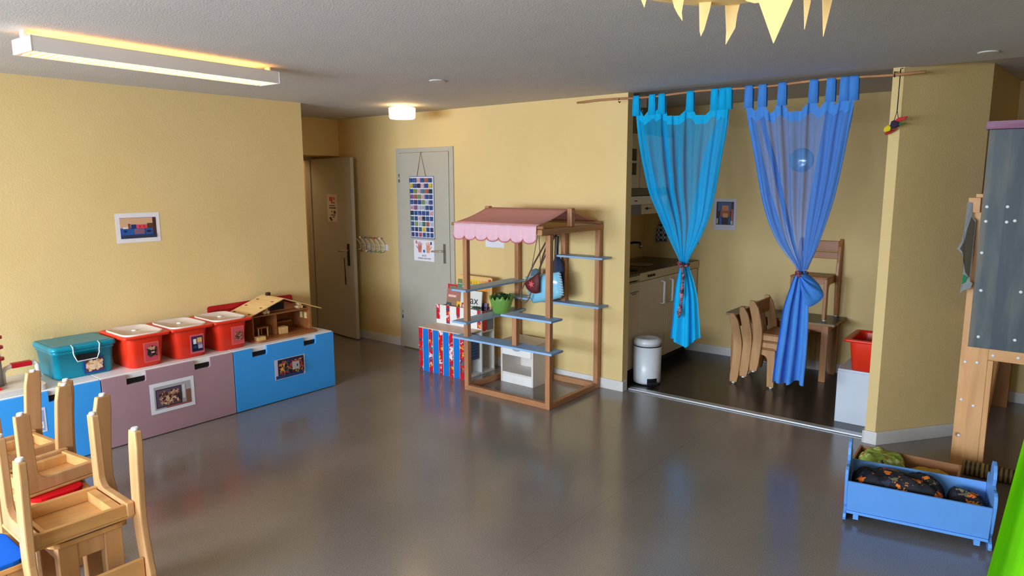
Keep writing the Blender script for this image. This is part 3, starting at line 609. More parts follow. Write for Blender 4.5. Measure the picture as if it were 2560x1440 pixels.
# toy garage at the left edge
tg = thing('toy_garage', 'white plastic toy garage with red trim at the left end of the benches', 'toy', (-4.88, 1.20, TOP))
MB().prism(rrect(-.17, -.27, .2, .2, .03), lambda u, v, d: (u, v, d), 0, .035).build('base', paint((210, 200, 188), .5), tg, bevel=.004)
MB().tube([(.0, .03, .035), (.0, .03, .10), (.0, .045, .125), (.0, .075, .135), (.0, .2, .137), (.0, .21, .12), (.0, .215, .035)], .014, 10).build('handle', M_white, tg)
MB().box(-.02, .075, .122, .022, .18, .152).build('grip', paint((190, 20, 34), .4), tg, bevel=.004)
MB().lathe([(.035, .035), (.03, .36)], 16, (.03, -.01, 0)).build('tower', paint((150, 146, 150), .4), tg)
for z in (.2, .27, .33): MB().lathe([(.02, -.01), (.05, -.008), (.05, .006), (.02, .008)], 16, (.03, -.01, z)).build('tower_ring', paint((190, 30, 30), .35), tg)
MB().box(-.12, -.22, .035, .15, -.02, .05).build('ramp', paint((196, 40, 36), .4), tg)

# ------------------------------------------------------------------ play market stall
st = thing('market_stall', 'wooden play market stall with pink fabric awning and pale blue shelves', 'play stall', (-3.28, 4.40, 0)); I = inv(st)
PW = .021
def post(x, y, z0, z1, nm='post'): MB(I).box(x-PW, y-PW, z0, x+PW, y+PW, z1).build(nm, M_oak, st, bevel=.003)
post(-3.69, 4.07, 0, 1.315); post(-2.875, 4.07, 0, 1.315); post(-3.70, 4.755, 0, 1.315); post(-2.875, 4.755, 0, 1.315)
post(-3.205, 4.755, .70, 1.315, 'hanger_post'); post(-3.185, 4.065, .452, .685, 'shelf_strut')
MB(I).box(-3.669, 4.05, 0, -2.896, 4.09, .045).build('base_rail', M_oakx, st, bevel=.003)
MB(I).box(-3.679, 4.735, 0, -2.896, 4.775, .045).build('base_rail', M_oakx, st, bevel=.003)
for x in (-3.695, -2.875): MB(I).box(x-.019, 4.091, 0, x+.019, 4.734, .045).build('base_rail', M_oaky, st, bevel=.003)
for x in (-3.69, -2.875): MB(I).box(x-.022, 3.945, 1.315, x+.022, 4.79, 1.36).build('top_beam', M_oaky, st, bevel=.008)
for x in (-3.69, -2.875): MB(I).box(x-PW, 4.325, 1.36, x+PW, 4.375, 1.50).build('ridge_post', M_oak, st, bevel=.006)
MB(I).tube([(-3.71, 4.35, 1.475), (-2.85, 4.35, 1.475)], .012, 10).build('ridge_pole', M_oakx, st)
for y in (3.965, 4.745): MB(I).tube([(-3.74, y, 1.372), (-2.85, y, 1.372)], .012, 10).build('eave_pole', M_oakx, st)
MB(I).box(-3.68, 4.735, 1.255, -3.226, 4.757, 1.30).build('hook_rail', M_oakx, st)
def board(x0, y0, x1, y1, z, lb=None): MB(I).box(x0, y0, z-.016, x1, y1, z).build('shelf', M_shelf, st, bevel=.002)
board(-3.79, 3.995, -2.80, 4.15, .452); board(-3.245, 3.955, -2.775, 4.10, .705)
board(-3.795, 4.0, -3.64, 4.785, .842); board(-3.795, 4.0, -3.64, 4.785, .58)
board(-3.79, 4.645, -2.80, 4.785, .705); board(-3.22, 4.645, -2.775, 4.785, 1.10)
M_pink = plaster('pink_awning', (206, 138, 132), (214, 150, 142), .1, 300)
nb = 10
aw = MB(I)
def aw_fn(u, v):
    x = -3.70 + .80*u; ys = [3.95, 4.35, 4.76]; zs = [1.386, 1.49, 1.386]
    w = v*2; i = min(1, int(w)); f = w-i; sag = -.012*math.sin(PI*f)
    return (x, ys[i]+(ys[i+1]-ys[i])*f, zs[i]+(zs[i+1]-zs[i])*f + sag)
aw.grid(aw_fn, 12, 16); aw.build('awning', M_pink, st, solid=.003)
M_val, nt, N, L, b_ = nodes('striped_valance')
tc = N.new('ShaderNodeTexCoord'); wv = N.new('ShaderNodeTexWave'); wv.inputs['Scale'].default_value = 22; wv.inputs['Distortion'].default_value = 6; wv.bands_direction = 'X'; wv.inputs['Detail Scale'].default_value = .4
L.new(tc.outputs['Object'], wv.inputs['Vector']); r = ramp(N, [(.2, (214, 168, 190)), (.45, (200, 176, 204)), (.7, (206, 160, 120)), (.85, (216, 172, 188))]); L.new(wv.outputs['Fac'], r.inputs[0]); L.new(r.outputs[0], b_.inputs['Base Color']); b_.inputs['Roughness'].default_value = .8
def scal(u): return .075 + .028*abs(math.sin(PI*(u*7+.0)))
va = MB(I); va.grid(lambda u, v: (-3.70+.80*u, 3.945-.012*math.sin(u*PI*14)*v-.01*v, 1.384 - (scal(u)+.025)*v), 112, 6); vo = va.build('valance', M_val, st, solid=.0025)
pts = [(-3.70+.80*i/112, 3.933-.012*math.sin(i/112*PI*14), 1.384-(scal(i/112)+.025)) for i in range(113)]
MB(I).tube(pts, .0035, 6).build('piping', paint((190, 90, 110), .7), vo)
tag(MB().box(-.11, -.0015, -.03, .11, 0, .03).build('wall_slip', paint((220, 220, 232))), 'small white paper strip on the wall behind the stall awning', 'paper').location = (-4.0, YB, 1.135)

# flower pot on the middle left shelf
fp = thing('flower_pot', 'lime green pot with leafy cut-out rim on the stall shelf', 'plant pot', (-3.685, 4.505, .58))
b = MB(); n = 84
def rim(i): return .011*math.sin(i*2*PI/n*14) + .006*math.sin(i*2*PI/n*5) 
R = []
for r, z, k in ((.066, 0, 0), (.07, .004, 0), (.088, .07, 0), (.096, .105, .4), (.105, .14, 1.3)):
    R.append([(r*math.cos(2*PI*i/n), r*math.sin(2*PI*i/n), z + k*rim(i)) for i in range(n)])
for r, z, k in ((.10, .14, 1.3), (.09, .1, .2), (.068, .02, 0)): R.append([(r*math.cos(2*PI*i/n), r*math.sin(2*PI*i/n), z+k*rim(i)) for i in range(n)])
loft(b, R); b.build('pot', paint((116, 164, 76), .5), fp)
b = MB(); rnd = random.Random(4)
for i in range(120):
    a = rnd.uniform(0, 2*PI); r = rnd.uniform(0, .095); x, y, z = r*math.cos(a), r*math.sin(a), .11+rnd.uniform(0, .055); s = rnd.uniform(.01, .02); t = rnd.uniform(0, 6)
    b.face([(x-s*math.cos(t), y-s*math.sin(t), z-.006), (x+.4*s*math.sin(t), y-.4*s*math.cos(t), z+.004), (x+s*math.cos(t), y+s*math.sin(t), z+.012), (x-.4*s*math.sin(t), y+.4*s*math.cos(t), z+.006)])
lv = b.build('leaves', paint((44, 92, 40), .5), fp)
for i in range(4):
    a = i*1.7; MB().lathe([(.001, -.006), (.009, 0), (.001, .006)], 8, (.045*math.cos(a), .045*math.sin(a), .15)).build('flower', paint((70, 50, 110), .5), fp)

# bags hanging on the stall
def strap(o, pts, w, m, nm='strap', th=.003):
    bb = MB(inv(o)); pts = [Vector(p) for p in pts]
    for a, c in zip(pts, pts[1:]): bb.bar(a, c, w, th, m, side=(1, .3, 0))
    return bb.build(nm, None, o)
def bag_body(o, outline, y, depth, m, nm, bulge=.7):
    """outline of (x, z) in world; puffed front and back"""
    bb = MB(inv(o)); n = len(outline); cx = sum(p[0] for p in outline)/n; cz = sum(p[1] for p in outline)/n
    rings = []
    for f, d in ((0.0, -1.0), (.5, -.93), (.8, -.7), (.96, -.3), (1, 0), (.96, .3), (.8, .7), (.5, .93), (0.0, 1)):
        rings.append([(cx+(p[0]-cx)*max(f, .01), y + d*depth/2, cz+(p[1]-cz)*max(f, .01)) for p in outline])
    loft(bb, rings); return bb.build(nm, m, o)
HKX = -3.26
bg = thing('shoulder_bag', 'shiny pale blue bag with stitched edges hanging in the stall', 'bag', (-3.26, 4.57, .82))
M_pvc = paint((130, 196, 226), .12, .6, name='shiny_pale_blue')
ol = [(-3.475, .905), (-3.38, .925), (-3.25, .95), (-3.125, .975), (-3.10, .90), (-3.085, .80), (-3.105, .765), (-3.22, .725), (-3.39, .685), (-3.43, .74), (-3.455, .83)]
bag_body(bg, ol, 4.57, .10, M_pvc, 'body')
sb = MB(inv(bg))
for i in range(9):
    t = i/8; x = -3.118+.03*t; z = .965-.17*t; sb.bar((x-.012, 4.545, z), (x+.014, 4.56, z-.008), .005, .004)
    x = -3.475+.055*t; z = .895-.18*t; sb.bar((x-.012, 4.555, z), (x+.014, 4.54, z+.008), .005, .004)
sb.build('stitching', paint((206, 214, 226), .5), bg)
strap(bg, [(-3.35, 4.56, .93), (-3.30, 4.62, 1.1), (-3.27, 4.72, 1.262), (-3.22, 4.64, 1.12), (-3.17, 4.56, .96)], .012, paint((70, 56, 48), .6))
nb_ = thing('fabric_bag', 'dark navy bag partly hidden behind the pale blue bag', 'bag', (-3.2, 4.66, .95))
bag_body(nb_, [(-3.29, .84), (-3.29, .98), (-3.245, 1.07), (-3.21, 1.10), (-3.17, 1.04), (-3.15, .97), (-3.15, .84)], 4.672, .05, paint((30, 44, 78), .7), 'body')
strap(nb_, [(-3.22, 4.672, 1.09), (-3.24, 4.71, 1.25)], .02, paint((26, 34, 60), .7))
rbg = thing('small_purse', 'dark red round purse with a pink star hanging over the blue bag', 'bag', (-3.33, 4.49, .85))
rnd_ol = [(-3.425, .86), (-3.40, .885), (-3.30, .95), (-3.27, .965), (-3.27, .80), (-3.31, .785), (-3.36, .79), (-3.40, .82)]
bag_body(rbg, rnd_ol, 4.492, .045, paint((88, 22, 26), .6), 'body')
b = MB(inv(rbg)); b.prism([((.034 if i % 2 == 0 else .015)*math.cos(i*PI/6+.3), (.034 if i % 2 == 0 else .015)*math.sin(i*PI/6+.3)) for i in range(12)], lambda u, v, d: (-3.335+u, d, .865+v), 4.465, 4.469); b.build('star', paint((206, 80, 84), .6), rbg)
strap(rbg, [(-3.42, 4.49, .86), (-3.36, 4.54, 1.03), (-3.30, 4.68, 1.26)], .014, paint((86, 50, 36), .6))
strap(rbg, [(-3.28, 4.49, .94), (-3.29, 4.56, 1.08), (-3.295, 4.68, 1.26)], .014, paint((86, 50, 36), .6))
MB(inv(rbg)).tube([(-3.42, 4.485, .86), (-3.46, 4.485, .78), (-3.45, 4.485, .715), (-3.41, 4.485, .70), (-3.37, 4.485, .74), (-3.35, 4.485, .8)], .006, 6).build('loop_strap', paint((110, 80, 60), .6), rbg)
tl = thing('cord_purse', 'small grey teal purse on thin dark cords behind the pale blue bag', 'bag', (-3.43, 4.66, .95))
bag_body(tl, [(-3.49, .90), (-3.47, .955), (-3.43, .97), (-3.385, .955), (-3.37, .90), (-3.43, .87)], 4.66, .04, paint((70, 110, 126), .6), 'body')
MB(inv(tl)).tube([(-3.48, 4.66, .95), (-3.44, 4.70, 1.26)], .003, 6).tube([(-3.38, 4.66, .95), (-3.43, 4.70, 1.26)], .003, 6).build('cord', paint((44, 66, 60), .7), tl)
b = MB()
for i, x in enumerate((-3.44, -3.28, -3.25)):
    tag(MB().tube([(x, 4.735, 1.285), (x, 4.705, 1.28), (x, 4.695, 1.262), (x, 4.70, 1.25), (x, 4.71, 1.248)], .005, 6).build('bag_hook', M_dark), ('black hook holding the cord purse', 'black hook holding the red purse', 'black hook holding the pale blue bag')[i], 'hook', 'bag hooks of the stall')

# white bedside cabinet under the stall
wc = thing('bedside_cabinet', 'small white cabinet with drawer and open shelf under the stall', 'cabinet', (-3.46, 4.56, 0), (0, 0, -.02))
b = MB(); b.box(-.175, -.13, 0, -.157, .13, .345).box(.157, -.13, 0, .175, .13, .345).box(-.157, .12, 0, .157, .13, .345).box(-.157, -.125, .075, .157, .12, .09)
b.build('carcass', paint((222, 214, 208), .4), wc, bevel=.001)
MB().box(-.185, -.14, .345, .185, .135, .363).build('top', paint((214, 200, 188), .4), wc, bevel=.002)
MB().box(-.157, -.128, .0, .157, -.118, .075).build('plinth', M_white, wc)
dr = MB().box(-.155, -.134, .245, .155, -.12, .342).build('drawer', M_white, wc, bevel=.002)
MB().prism([(.055*math.cos(PI+PI*t/8), .028*math.sin(PI+PI*t/8)) for t in range(9)], lambda u, v, d: (u, d, v+.315), -.1355, -.133).build('grip_slot', paint((150, 158, 176), .4), dr)
b = MB(); b.box(.06, .117, .09, .15, .1185, .2); b.build('inner_panel', M_oakx, wc)

# book rack
br = thing('book_rack', 'stepped white book rack with blue front and red patterned stripes beside the grey door', 'book rack', (-4.175, 4.46, 0)); J = inv(br)
M_strip = blotch('red_patterned_strip', (204, 22, 38), [(236, 226, 226), (60, 110, 120), (230, 180, 60), (206, 30, 44), (240, 210, 216), (40, 70, 110)], 26, .42, .35)
x0, x1 = -4.452, -3.902
MB(J).box(x0, 4.256, .0, x1, 4.268, .395).build('lower_front', M_white, br)
b = MB(J); sw = .048; bw = .075; n = 5; pitch = (x1-x0-sw)/4
for i in range(5): b.box(x0+i*pitch, 4.2535, .0, x0+i*pitch+sw, 4.2562, .395)
b.build('red_strip', M_strip, br)
b = MB(J)
for i in range(4): b.box(x0+i*pitch+sw+.006, 4.2532, .0, x0+(i+1)*pitch-.004, 4.2562, .392)
b.build('blue_strip', paint((10, 116, 205), .4), br)
MB(J).box(x0, 4.256, .393, x1, 4.50, .402).build('step_board', paint((216, 196, 178), .5), br)
MB(J).box(x0, 4.486, .0, x1+.002, 4.50, .575).build('upper_front', M_white, br)
b = MB(J)
for i, z0 in enumerate((.44, .41, .43, .40, .41)):
    xx = x0 + .002 + i*.126; b.box(xx, 4.483, z0, xx+.042, 4.4865, .576)
b.build('red_strip', M_strip, br)
MB(J).box(x0, 4.268, 0, x0+.012, 4.66, .39).box(x0, 4.50, .39, x0+.012, 4.66, .56).build('side_panel', M_white, br)
MB(J).box(x0, 4.655, 0, x1, 4.668, .54).build('back_panel', M_white, br)
MB(J).box(x0+.012, 4.268, .0, x1, 4.655, .018).build('bottom_board', M_white, br)
MB(J).box(x0+.012, 4.50, .372, x1, 4.655, .385).build('upper_board', M_white, br)
b = MB(J); b.box(x1-.008, 4.50, .385, x1, 4.655, .50).box(x1-.004, 4.50, .50, x1+.002, 4.655, .565); b.build('side_cover', paint((130, 136, 150), .5), br)
MB(J).box(x1-.003, 4.502, .385, x1+.003, 4.56, .56).build('side_red_flap', M_strip, br)
b = MB(); 
M_str, nt, N, L, bs = nodes('blue_striped_cloth')
tc = N.new('ShaderNodeTexCoord'); wv = N.new('ShaderNodeTexWave'); wv.inputs['Scale'].default_value = 12; wv.bands_direction = 'Z'; L.new(tc.outputs['Object'], wv.inputs[0])
r = ramp(N, [(.4, (44, 66, 104)), (.6, (64, 90, 130))]); L.new(wv.outputs['Fac'], r.inputs[0]); L.new(r.outputs[0], bs.inputs['Base Color'])
sbn = thing('fabric_box', 'dark blue striped box in the open side of the book rack', 'box', (-4.02, 4.375, .145))
MB().box(-.1, -.085, .0, .105, .085, .215).build('body', M_str, sbn, bevel=.004)
MB().box(-.101, -.087, .15, .106, -.03, .19).build('red_patch', paint((190, 40, 56)), sbn)
# books in the rack
def book(label, cx, y, z0, w, h, th, cols, lean=.18, rz=0, cover=None, title=None):
    t = thing('picture_book', label, 'book', (cx, y, z0), (-lean, 0, rz), 'books in the rack')
    MB().box(-w/2, 0, 0, w/2, th, h).build('cover', paint(cols[0], .35), t, bevel=.001)
    MB().box(-w/2+.003, .002, .003, w/2+.0008, th-.002, h+.0008).build('pages', paint((226, 218, 204)), t)
    b = MB(); flat(b, (0, 0, 0), (1, 0, 0), (0, 0, 1), [(-w/2, 0, w/2, h, cols[0])] + [(a*w-w/2, c*h, d*w-w/2, e*h, k) for a, c, d, e, k in (cover or [])], (0, -1, 0), .0006, .001)
    if title: text_mesh(b, title, (0, 0, h*.66), (1, 0, 0), (0, 0, 1), h*.3, paint((40, 44, 60)), (0, -1, 0), .0035)
    b.build('cover_print', None, t); return t
book('picture book with brown cover and a sunflower standing in the rack', -4.285, 4.535, .386, .21, .335, .012, [(150, 116, 92)], .12, 0,
     [(0, .75, .65, .98, (176, 110, 100)), (.1, .78, .55, .84, (226, 190, 180)), (0, .35, .3, .62, (60, 76, 90)), (.05, .4, .2, .55, (226, 226, 226)), (.62, .42, .88, .68, (226, 176, 40)), (.7, .49, .8, .6, (90, 56, 20)), (.35, .35, .5, .5, (50, 50, 56)), (.1, .05, .9, .3, (120, 90, 60))])
book('large white picture book titled max with a red vehicle', -4.07, 4.512, .386, .25, .345, .012, [(214, 210, 204)], .12, 0,
     [(0, .35, 1, .5, (200, 190, 170)), (.06, .3, .3, .66, (190, 60, 50)), (.12, .5, .25, .62, (226, 200, 196)), (.15, .1, .6, .35, (200, 56, 44)), (.62, .25, .9, .42, (170, 150, 110)), (.4, .58, .95, .61, (120, 120, 126))], 'max')
book('thin book with dark green and purple cover at the end of the rack', -3.975, 4.572, .386, .09, .235, .012, [(60, 56, 110)], .1, 0, [(.1, .3, .6, .7, (50, 90, 60)), (.65, 0, 1, 1, (130, 110, 170))])
book('small purple blue book leaning at the end of the rack', -3.955, 4.60, .386, .075, .20, .01, [(110, 60, 130)], .1, .2, [(.2, .2, .6, .6, (60, 90, 170)), (.5, .5, .9, .9, (190, 70, 90))])
book('red picture book half hidden behind the brown one', -4.36, 4.598, .386, .13, .37, .012, [(190, 50, 60)], .06, 0, [(.2, .8, .8, .95, (110, 130, 90))])
book('book with leafy green cover behind the brown one', -4.19, 4.585, .386, .2, .39, .012, [(150, 170, 160)], .06, 0, [(0, .75, .5, .98, (90, 130, 90)), (.3, .82, .9, .95, (190, 206, 200)), (.5, .7, .9, .8, (80, 110, 130))])
pz = thing('wooden_tray', 'wooden display board with toy pictures standing in the back of the rack', 'board', (-4.12, 4.618, .386), (-.06, 0, 0))
MB().prism(rrect(-.215, 0, .215, .464, .02), lambda u, v, d: (u, d, v), 0, .012).build('board', M_ply, pz, bevel=.002)
b = MB(); flat(b, (0, -.0005, .114), (1, 0, 0), (0, 0, 1), [(-.2, .2, .2, .3, (206, 160, 100)), (-.195, .22, -.14, .31, (110, 130, 90)), (-.13, .22, -.1, .315, (50, 80, 130)), (-.05, .2, .07, .315, (226, 186, 50)), (-.04, .2, -.02, .3, (190, 140, 40)), (.0, .2, .01, .3, (190, 140, 40)), (.03, .2, .04, .3, (190, 140, 40)), (.09, .22, .16, .31, (226, 150, 50)), (.11, .25, .14, .28, (90, 50, 20)), (.175, .28, .205, .33, (200, 50, 50))], (0, -1, 0)); b.build('prints', None, pz)
b = MB()
for a in range(4): b.face([(-.03+.03*a, -.01*a, 0), (.0+.03*a, -.02, .012), (.03+.03*a, -.01*a, .02), (.0+.03*a, .02, .03)])
lf = b.build('felt_leaf', paint((36, 76, 52), .8), solid=.002); tag(lf, 'dark green felt leaf lying on the rack edge', 'leaf'); lf.location = (-4.0, 4.49, .576)

# ------------------------------------------------------------------ kitchenette in the alcove
kt = thing('kitchen_unit', 'beige kitchenette base unit with sink behind the turquoise curtain', 'kitchen unit', (-3.05, 5.67, 0)); K = inv(kt)
M_kit = paint((214, 200, 178), .4, name='beige_front')
MB(K).box(-3.355, 4.90, .1, -2.762, 6.43, .85).build('body', M_kit, kt)
MB(K).box(-3.355, 4.90, 0, -2.85, 6.43, .1).build('plinth', M_dark, kt)
for y0, y1, hy in ((4.905, 5.212, None), (5.222, 5.712, 5.63), (5.722, 6.425, 5.80)):
    d = MB(K).box(-2.761, y0, .105, -2.744, y1, .845).build('door', M_kit, kt, bevel=.002)
    if hy: MB(K).tube([(-2.744, hy, .81), (-2.71, hy, .805), (-2.71, hy, .61), (-2.744, hy, .605)], .011, 6).build('handle', M_white, d)
    for q in range(5):
        pass
MB(K).box(-2.7439, 5.06, .765, -2.7434, 5.2, .772).box(-2.7439, 5.09, .75, -2.7434, 5.17, .756).build('writing', M_dark, kt)
wt = thing('worktop', 'steel kitchen worktop with sink bowl and hot plates', 'worktop', (-3.05, 5.67, .85)); Kw = inv(wt)
MB(Kw).box(-3.355, 5.222, .852, -2.735, 6.43, .92).box(-3.355, 4.90, .87, -2.74, 5.218, .905).build('edge_band', paint((202, 184, 152), .45), wt, bevel=.002)
MB(Kw).box(-3.35, 4.902, .9055, -2.742, 6.428, .925).build('steel_top', paint((62, 60, 58), .25, .5, .9), wt, bevel=.003)
for i in range(3): MB(Kw).lathe([(.012, 0), (.01, .014)], 12, (-2.735, 5.36+i*.05, .885), None, 'x').build('knob', M_dark, wt)
MB(Kw).lathe([(.15, 0), (.155, .004), (.14, .004), (.13, -.012)], 28, (-3.06, 5.75, .926)).build('sink_rim', M_metal, wt)
for y in (5.1, 5.35): MB(Kw).lathe([(.085, 0), (.08, .008)], 24, (-2.92, y, .926)).build('hot_plate', paint((26, 26, 28), .4, .5, .4), wt)
fc = thing('faucet', 'curved chrome faucet over the kitchen sink', 'faucet', (-3.28, 5.85, .925))
MB().tube([(0, 0, 0), (0, 0, .08), (.01, 0, .13), (.06, .0, .175), (.13, 0, .195), (.20, 0, .195), (.205, 0, .165)], .011, 10).build('spout', paint((60, 56, 54), .2, .5, .9), fc)
MB().lathe([(.013, -.02), (.013, .012)], 10, (.205, 0, .165)).build('aerator', M_metal, fc)
pn = thing('dark_pot', 'dark cooking pot on the worktop behind the sink', 'pot', (-3.2, 5.62, .926))
MB().lathe([(.09, 0), (.1, .01), (.1, .085), (.095, .09)], 24).build('body', M_dark, pn)
MB().lathe([(.101, .09), (.08, .105), (.015, .112), (.012, .13), (.004, .132)], 24).build('lid', paint((30, 30, 32), .3), pn)
uc = thing('wall_cupboard', 'beige upper kitchen cupboard with two brown photos on its door', 'cupboard', (-3.18, 5.67, 1.63)); U_ = inv(uc)
MB(U_).box(-3.355, 4.90, 1.64, -3.018, 6.43, 2.12).build('body', M_kit, uc)
for y0, y1 in ((4.905, 5.655), (5.665, 6.425)): MB(U_).box(-3.017, y0, 1.635, -3.0, y1, 2.115).build('door', M_kit, uc, bevel=.002)
for z, lb in ((1.93, 'upper of two brown photos on the kitchen wall cupboard'), (1.805, 'lower of two brown photos on the kitchen wall cupboard')):
    picture('cupboard_photo', lb, 'photo', (-2.9995, 5.53, z), EY, EZ, (1, 0, 0), [(-.06, -.052, .06, .052, (60, 38, 24)), (-.03, -.04, -.01, .03, (110, 66, 36)), (.02, -.045, .04, .02, (92, 56, 30)), (-.055, -.05, .055, -.03, (36, 24, 18))])
hd = thing('cooker_hood', 'white cooker hood under the kitchen wall cupboard', 'cooker hood', (-3.15, 5.6, 1.39)); Hh = inv(hd)
MB(Hh).box(-3.355, 5.0, 1.49, -2.94, 6.1, 1.565).build('housing', M_white, hd, bevel=.003)
MB(Hh).prism([(-3.355, 1.57), (-2.96, 1.57), (-3.0, 1.632), (-3.355, 1.632)], lambda u, v, d: (u, d, v), 5.0, 6.1).build('top_vent', paint((120, 114, 104), .5), hd)
MB(Hh).box(-3.35, 5.0, 1.40, -2.95, 5.60, 1.488).build('glass_flap', paint((120, 122, 130), .2), hd)
MB(Hh).box(-3.35, 5.61, 1.40, -2.95, 6.1, 1.488).build('lower_panel', M_kit, hd)
MB(Hh).box(-2.9399, 5.46, 1.52, -2.937, 5.51, 1.528).build('switch', M_dark, hd)
MB(Hh).box(-2.9499, 5.67, 1.447, -2.9494, 5.82, 1.454).box(-2.9499, 5.7, 1.44, -2.9494, 5.74, 1.462).build('writing', M_dark, hd)
vb = thing('white_box', 'small white box under the ceiling above the kitchen cupboard', 'box', (-2.86, 5.33, 2.31))
MB().box(-.055, -.06, 0, .055, .06, .104).build('body', M_white, vb, bevel=.006); MB().box(-.05, -.055, .08, .057, .055, .085).build('seam', paint((150, 150, 150)), vb)
p = onY(1655, 578, 6.44)
tw = thing('dish_cloth', 'small checked cloth hanging on the wall beside the sink', 'cloth', (p.x, 6.45, p.z))
M_chk, nt, N, L, bs = nodes('checked_cloth'); tc = N.new('ShaderNodeTexCoord'); ck = N.new('ShaderNodeTexChecker'); ck.inputs['Scale'].default_value = 40; ck.inputs[1].default_value = lin((190, 196, 214)); ck.inputs[2].default_value = lin((60, 66, 90)); L.new(tc.outputs['Object'], ck.inputs[0]); L.new(ck.outputs[0], bs.inputs['Base Color'])
b = MB(); b.grid(lambda u, v: ((u-.5)*(.06+.1*v*(1.6-v)), -.02-.008*math.sin(u*14), .10-.2*v-.03*abs(u-.5)), 10, 8); b.build('cloth', M_chk, tw, solid=.003)
MB().tube([(0, 0, .11), (0, -.03, .11), (0, -.032, .12)], .005, 6).build('hook', M_dark, tw)
p = onY(1742, 598, 6.44)
tag(MB().box(-.03, -.02, -.05, .035, 0, .05).build('wall_block', M_brown, bevel=.002), 'small brown wooden block on the wall behind the turquoise curtain', 'block').location = (p.x-.02, 6.45, p.z)

picture('alcove_photo', 'white bordered dark photo on the alcove wall between the two curtains', 'photo', (-2.5, 6.4495, 1.38), EX, EZ, (0, -1, 0),
        [(-.109, -.148, .109, .148, (196, 192, 206)), (-.085, -.10, .085, .12, (50, 34, 40)), (-.07, .03, .06, .112, (70, 90, 130)), (-.03, .0, .035, .085, (196, 120, 80)), (-.045, -.02, .05, .035, (150, 84, 56)), (-.02, -.03, .03, .01, (206, 140, 90)), (-.05, -.095, -.03, -.02, (50, 90, 160)), (.035, -.09, .06, -.02, (40, 70, 130)), (.065, -.07, .08, .05, (190, 90, 70)), (-.08, -.09, -.065, -.04, (190, 170, 160)), (.06, -.095, .08, -.06, (190, 170, 160))])
# glass-faced disc on the wall behind the blue curtain
gd = thing('round_mirror', 'round pale glass disc on the alcove wall seen through the blue curtain', 'mirror', (-1.825, 6.45, 1.876))
M_gl, nt, N, L, bs = nodes('pale_glass_face'); bs.inputs['Base Color'].default_value = lin((176, 210, 230)); bs.inputs['Roughness'].default_value = .16; bs.inputs['Metallic'].default_value = .25
MB().lathe([(.098, -.001), (.098, -.012), (.085, -.03), (.055, -.042), (.001, -.047)], 32, (0, 0, 0), None, 'y').build('glass', M_gl, gd)
MB().lathe([(.1, -.001), (.104, -.006), (.1, -.014), (.096, -.014)], 32, (0, 0, 0), None, 'y').build('rim', paint((130, 170, 190), .3), gd)

# pedal bin
pb = thing('pedal_bin', 'white pedal bin standing at the left end of the alcove threshold', 'bin', (-2.617, 5.15, .002))
MB().lathe([(.108, .0), (.112, .012)], 40).build('base_ring', M_dark, pb)
MB().lathe([(.113, .012), (.116, .03), (.116, .325)], 40).build('body', paint((214, 218, 226), .3), pb)
MB().lathe([(.1165, .325), (.1165, .334)], 40).build('seal', M_dark, pb)
MB().lathe([(.117, .334), (.117, .365), (.108, .385), (.085, .394), (.06, .388), (.005, .386)], 40).build('lid', paint((206, 208, 214), .3), pb)
b = MB(); a = math.radians(-40)
b.bar((.10*math.cos(a), .10*math.sin(a), .03), (.165*math.cos(a), .165*math.sin(a), .022), .075, .02); b.build('pedal', M_dark, pb, bevel=.004)
b = MB(); k = [(.1172*math.cos(a+t), .1172*math.sin(a+t)) for t in [-.38+.076*i for i in range(11)]]
b.prism(k + [(x*.98, y*.98) for x, y in k[::-1]], lambda u, v, d: (u, v, d), .004, .062); b.build('pedal_opening', M_dark, pb)

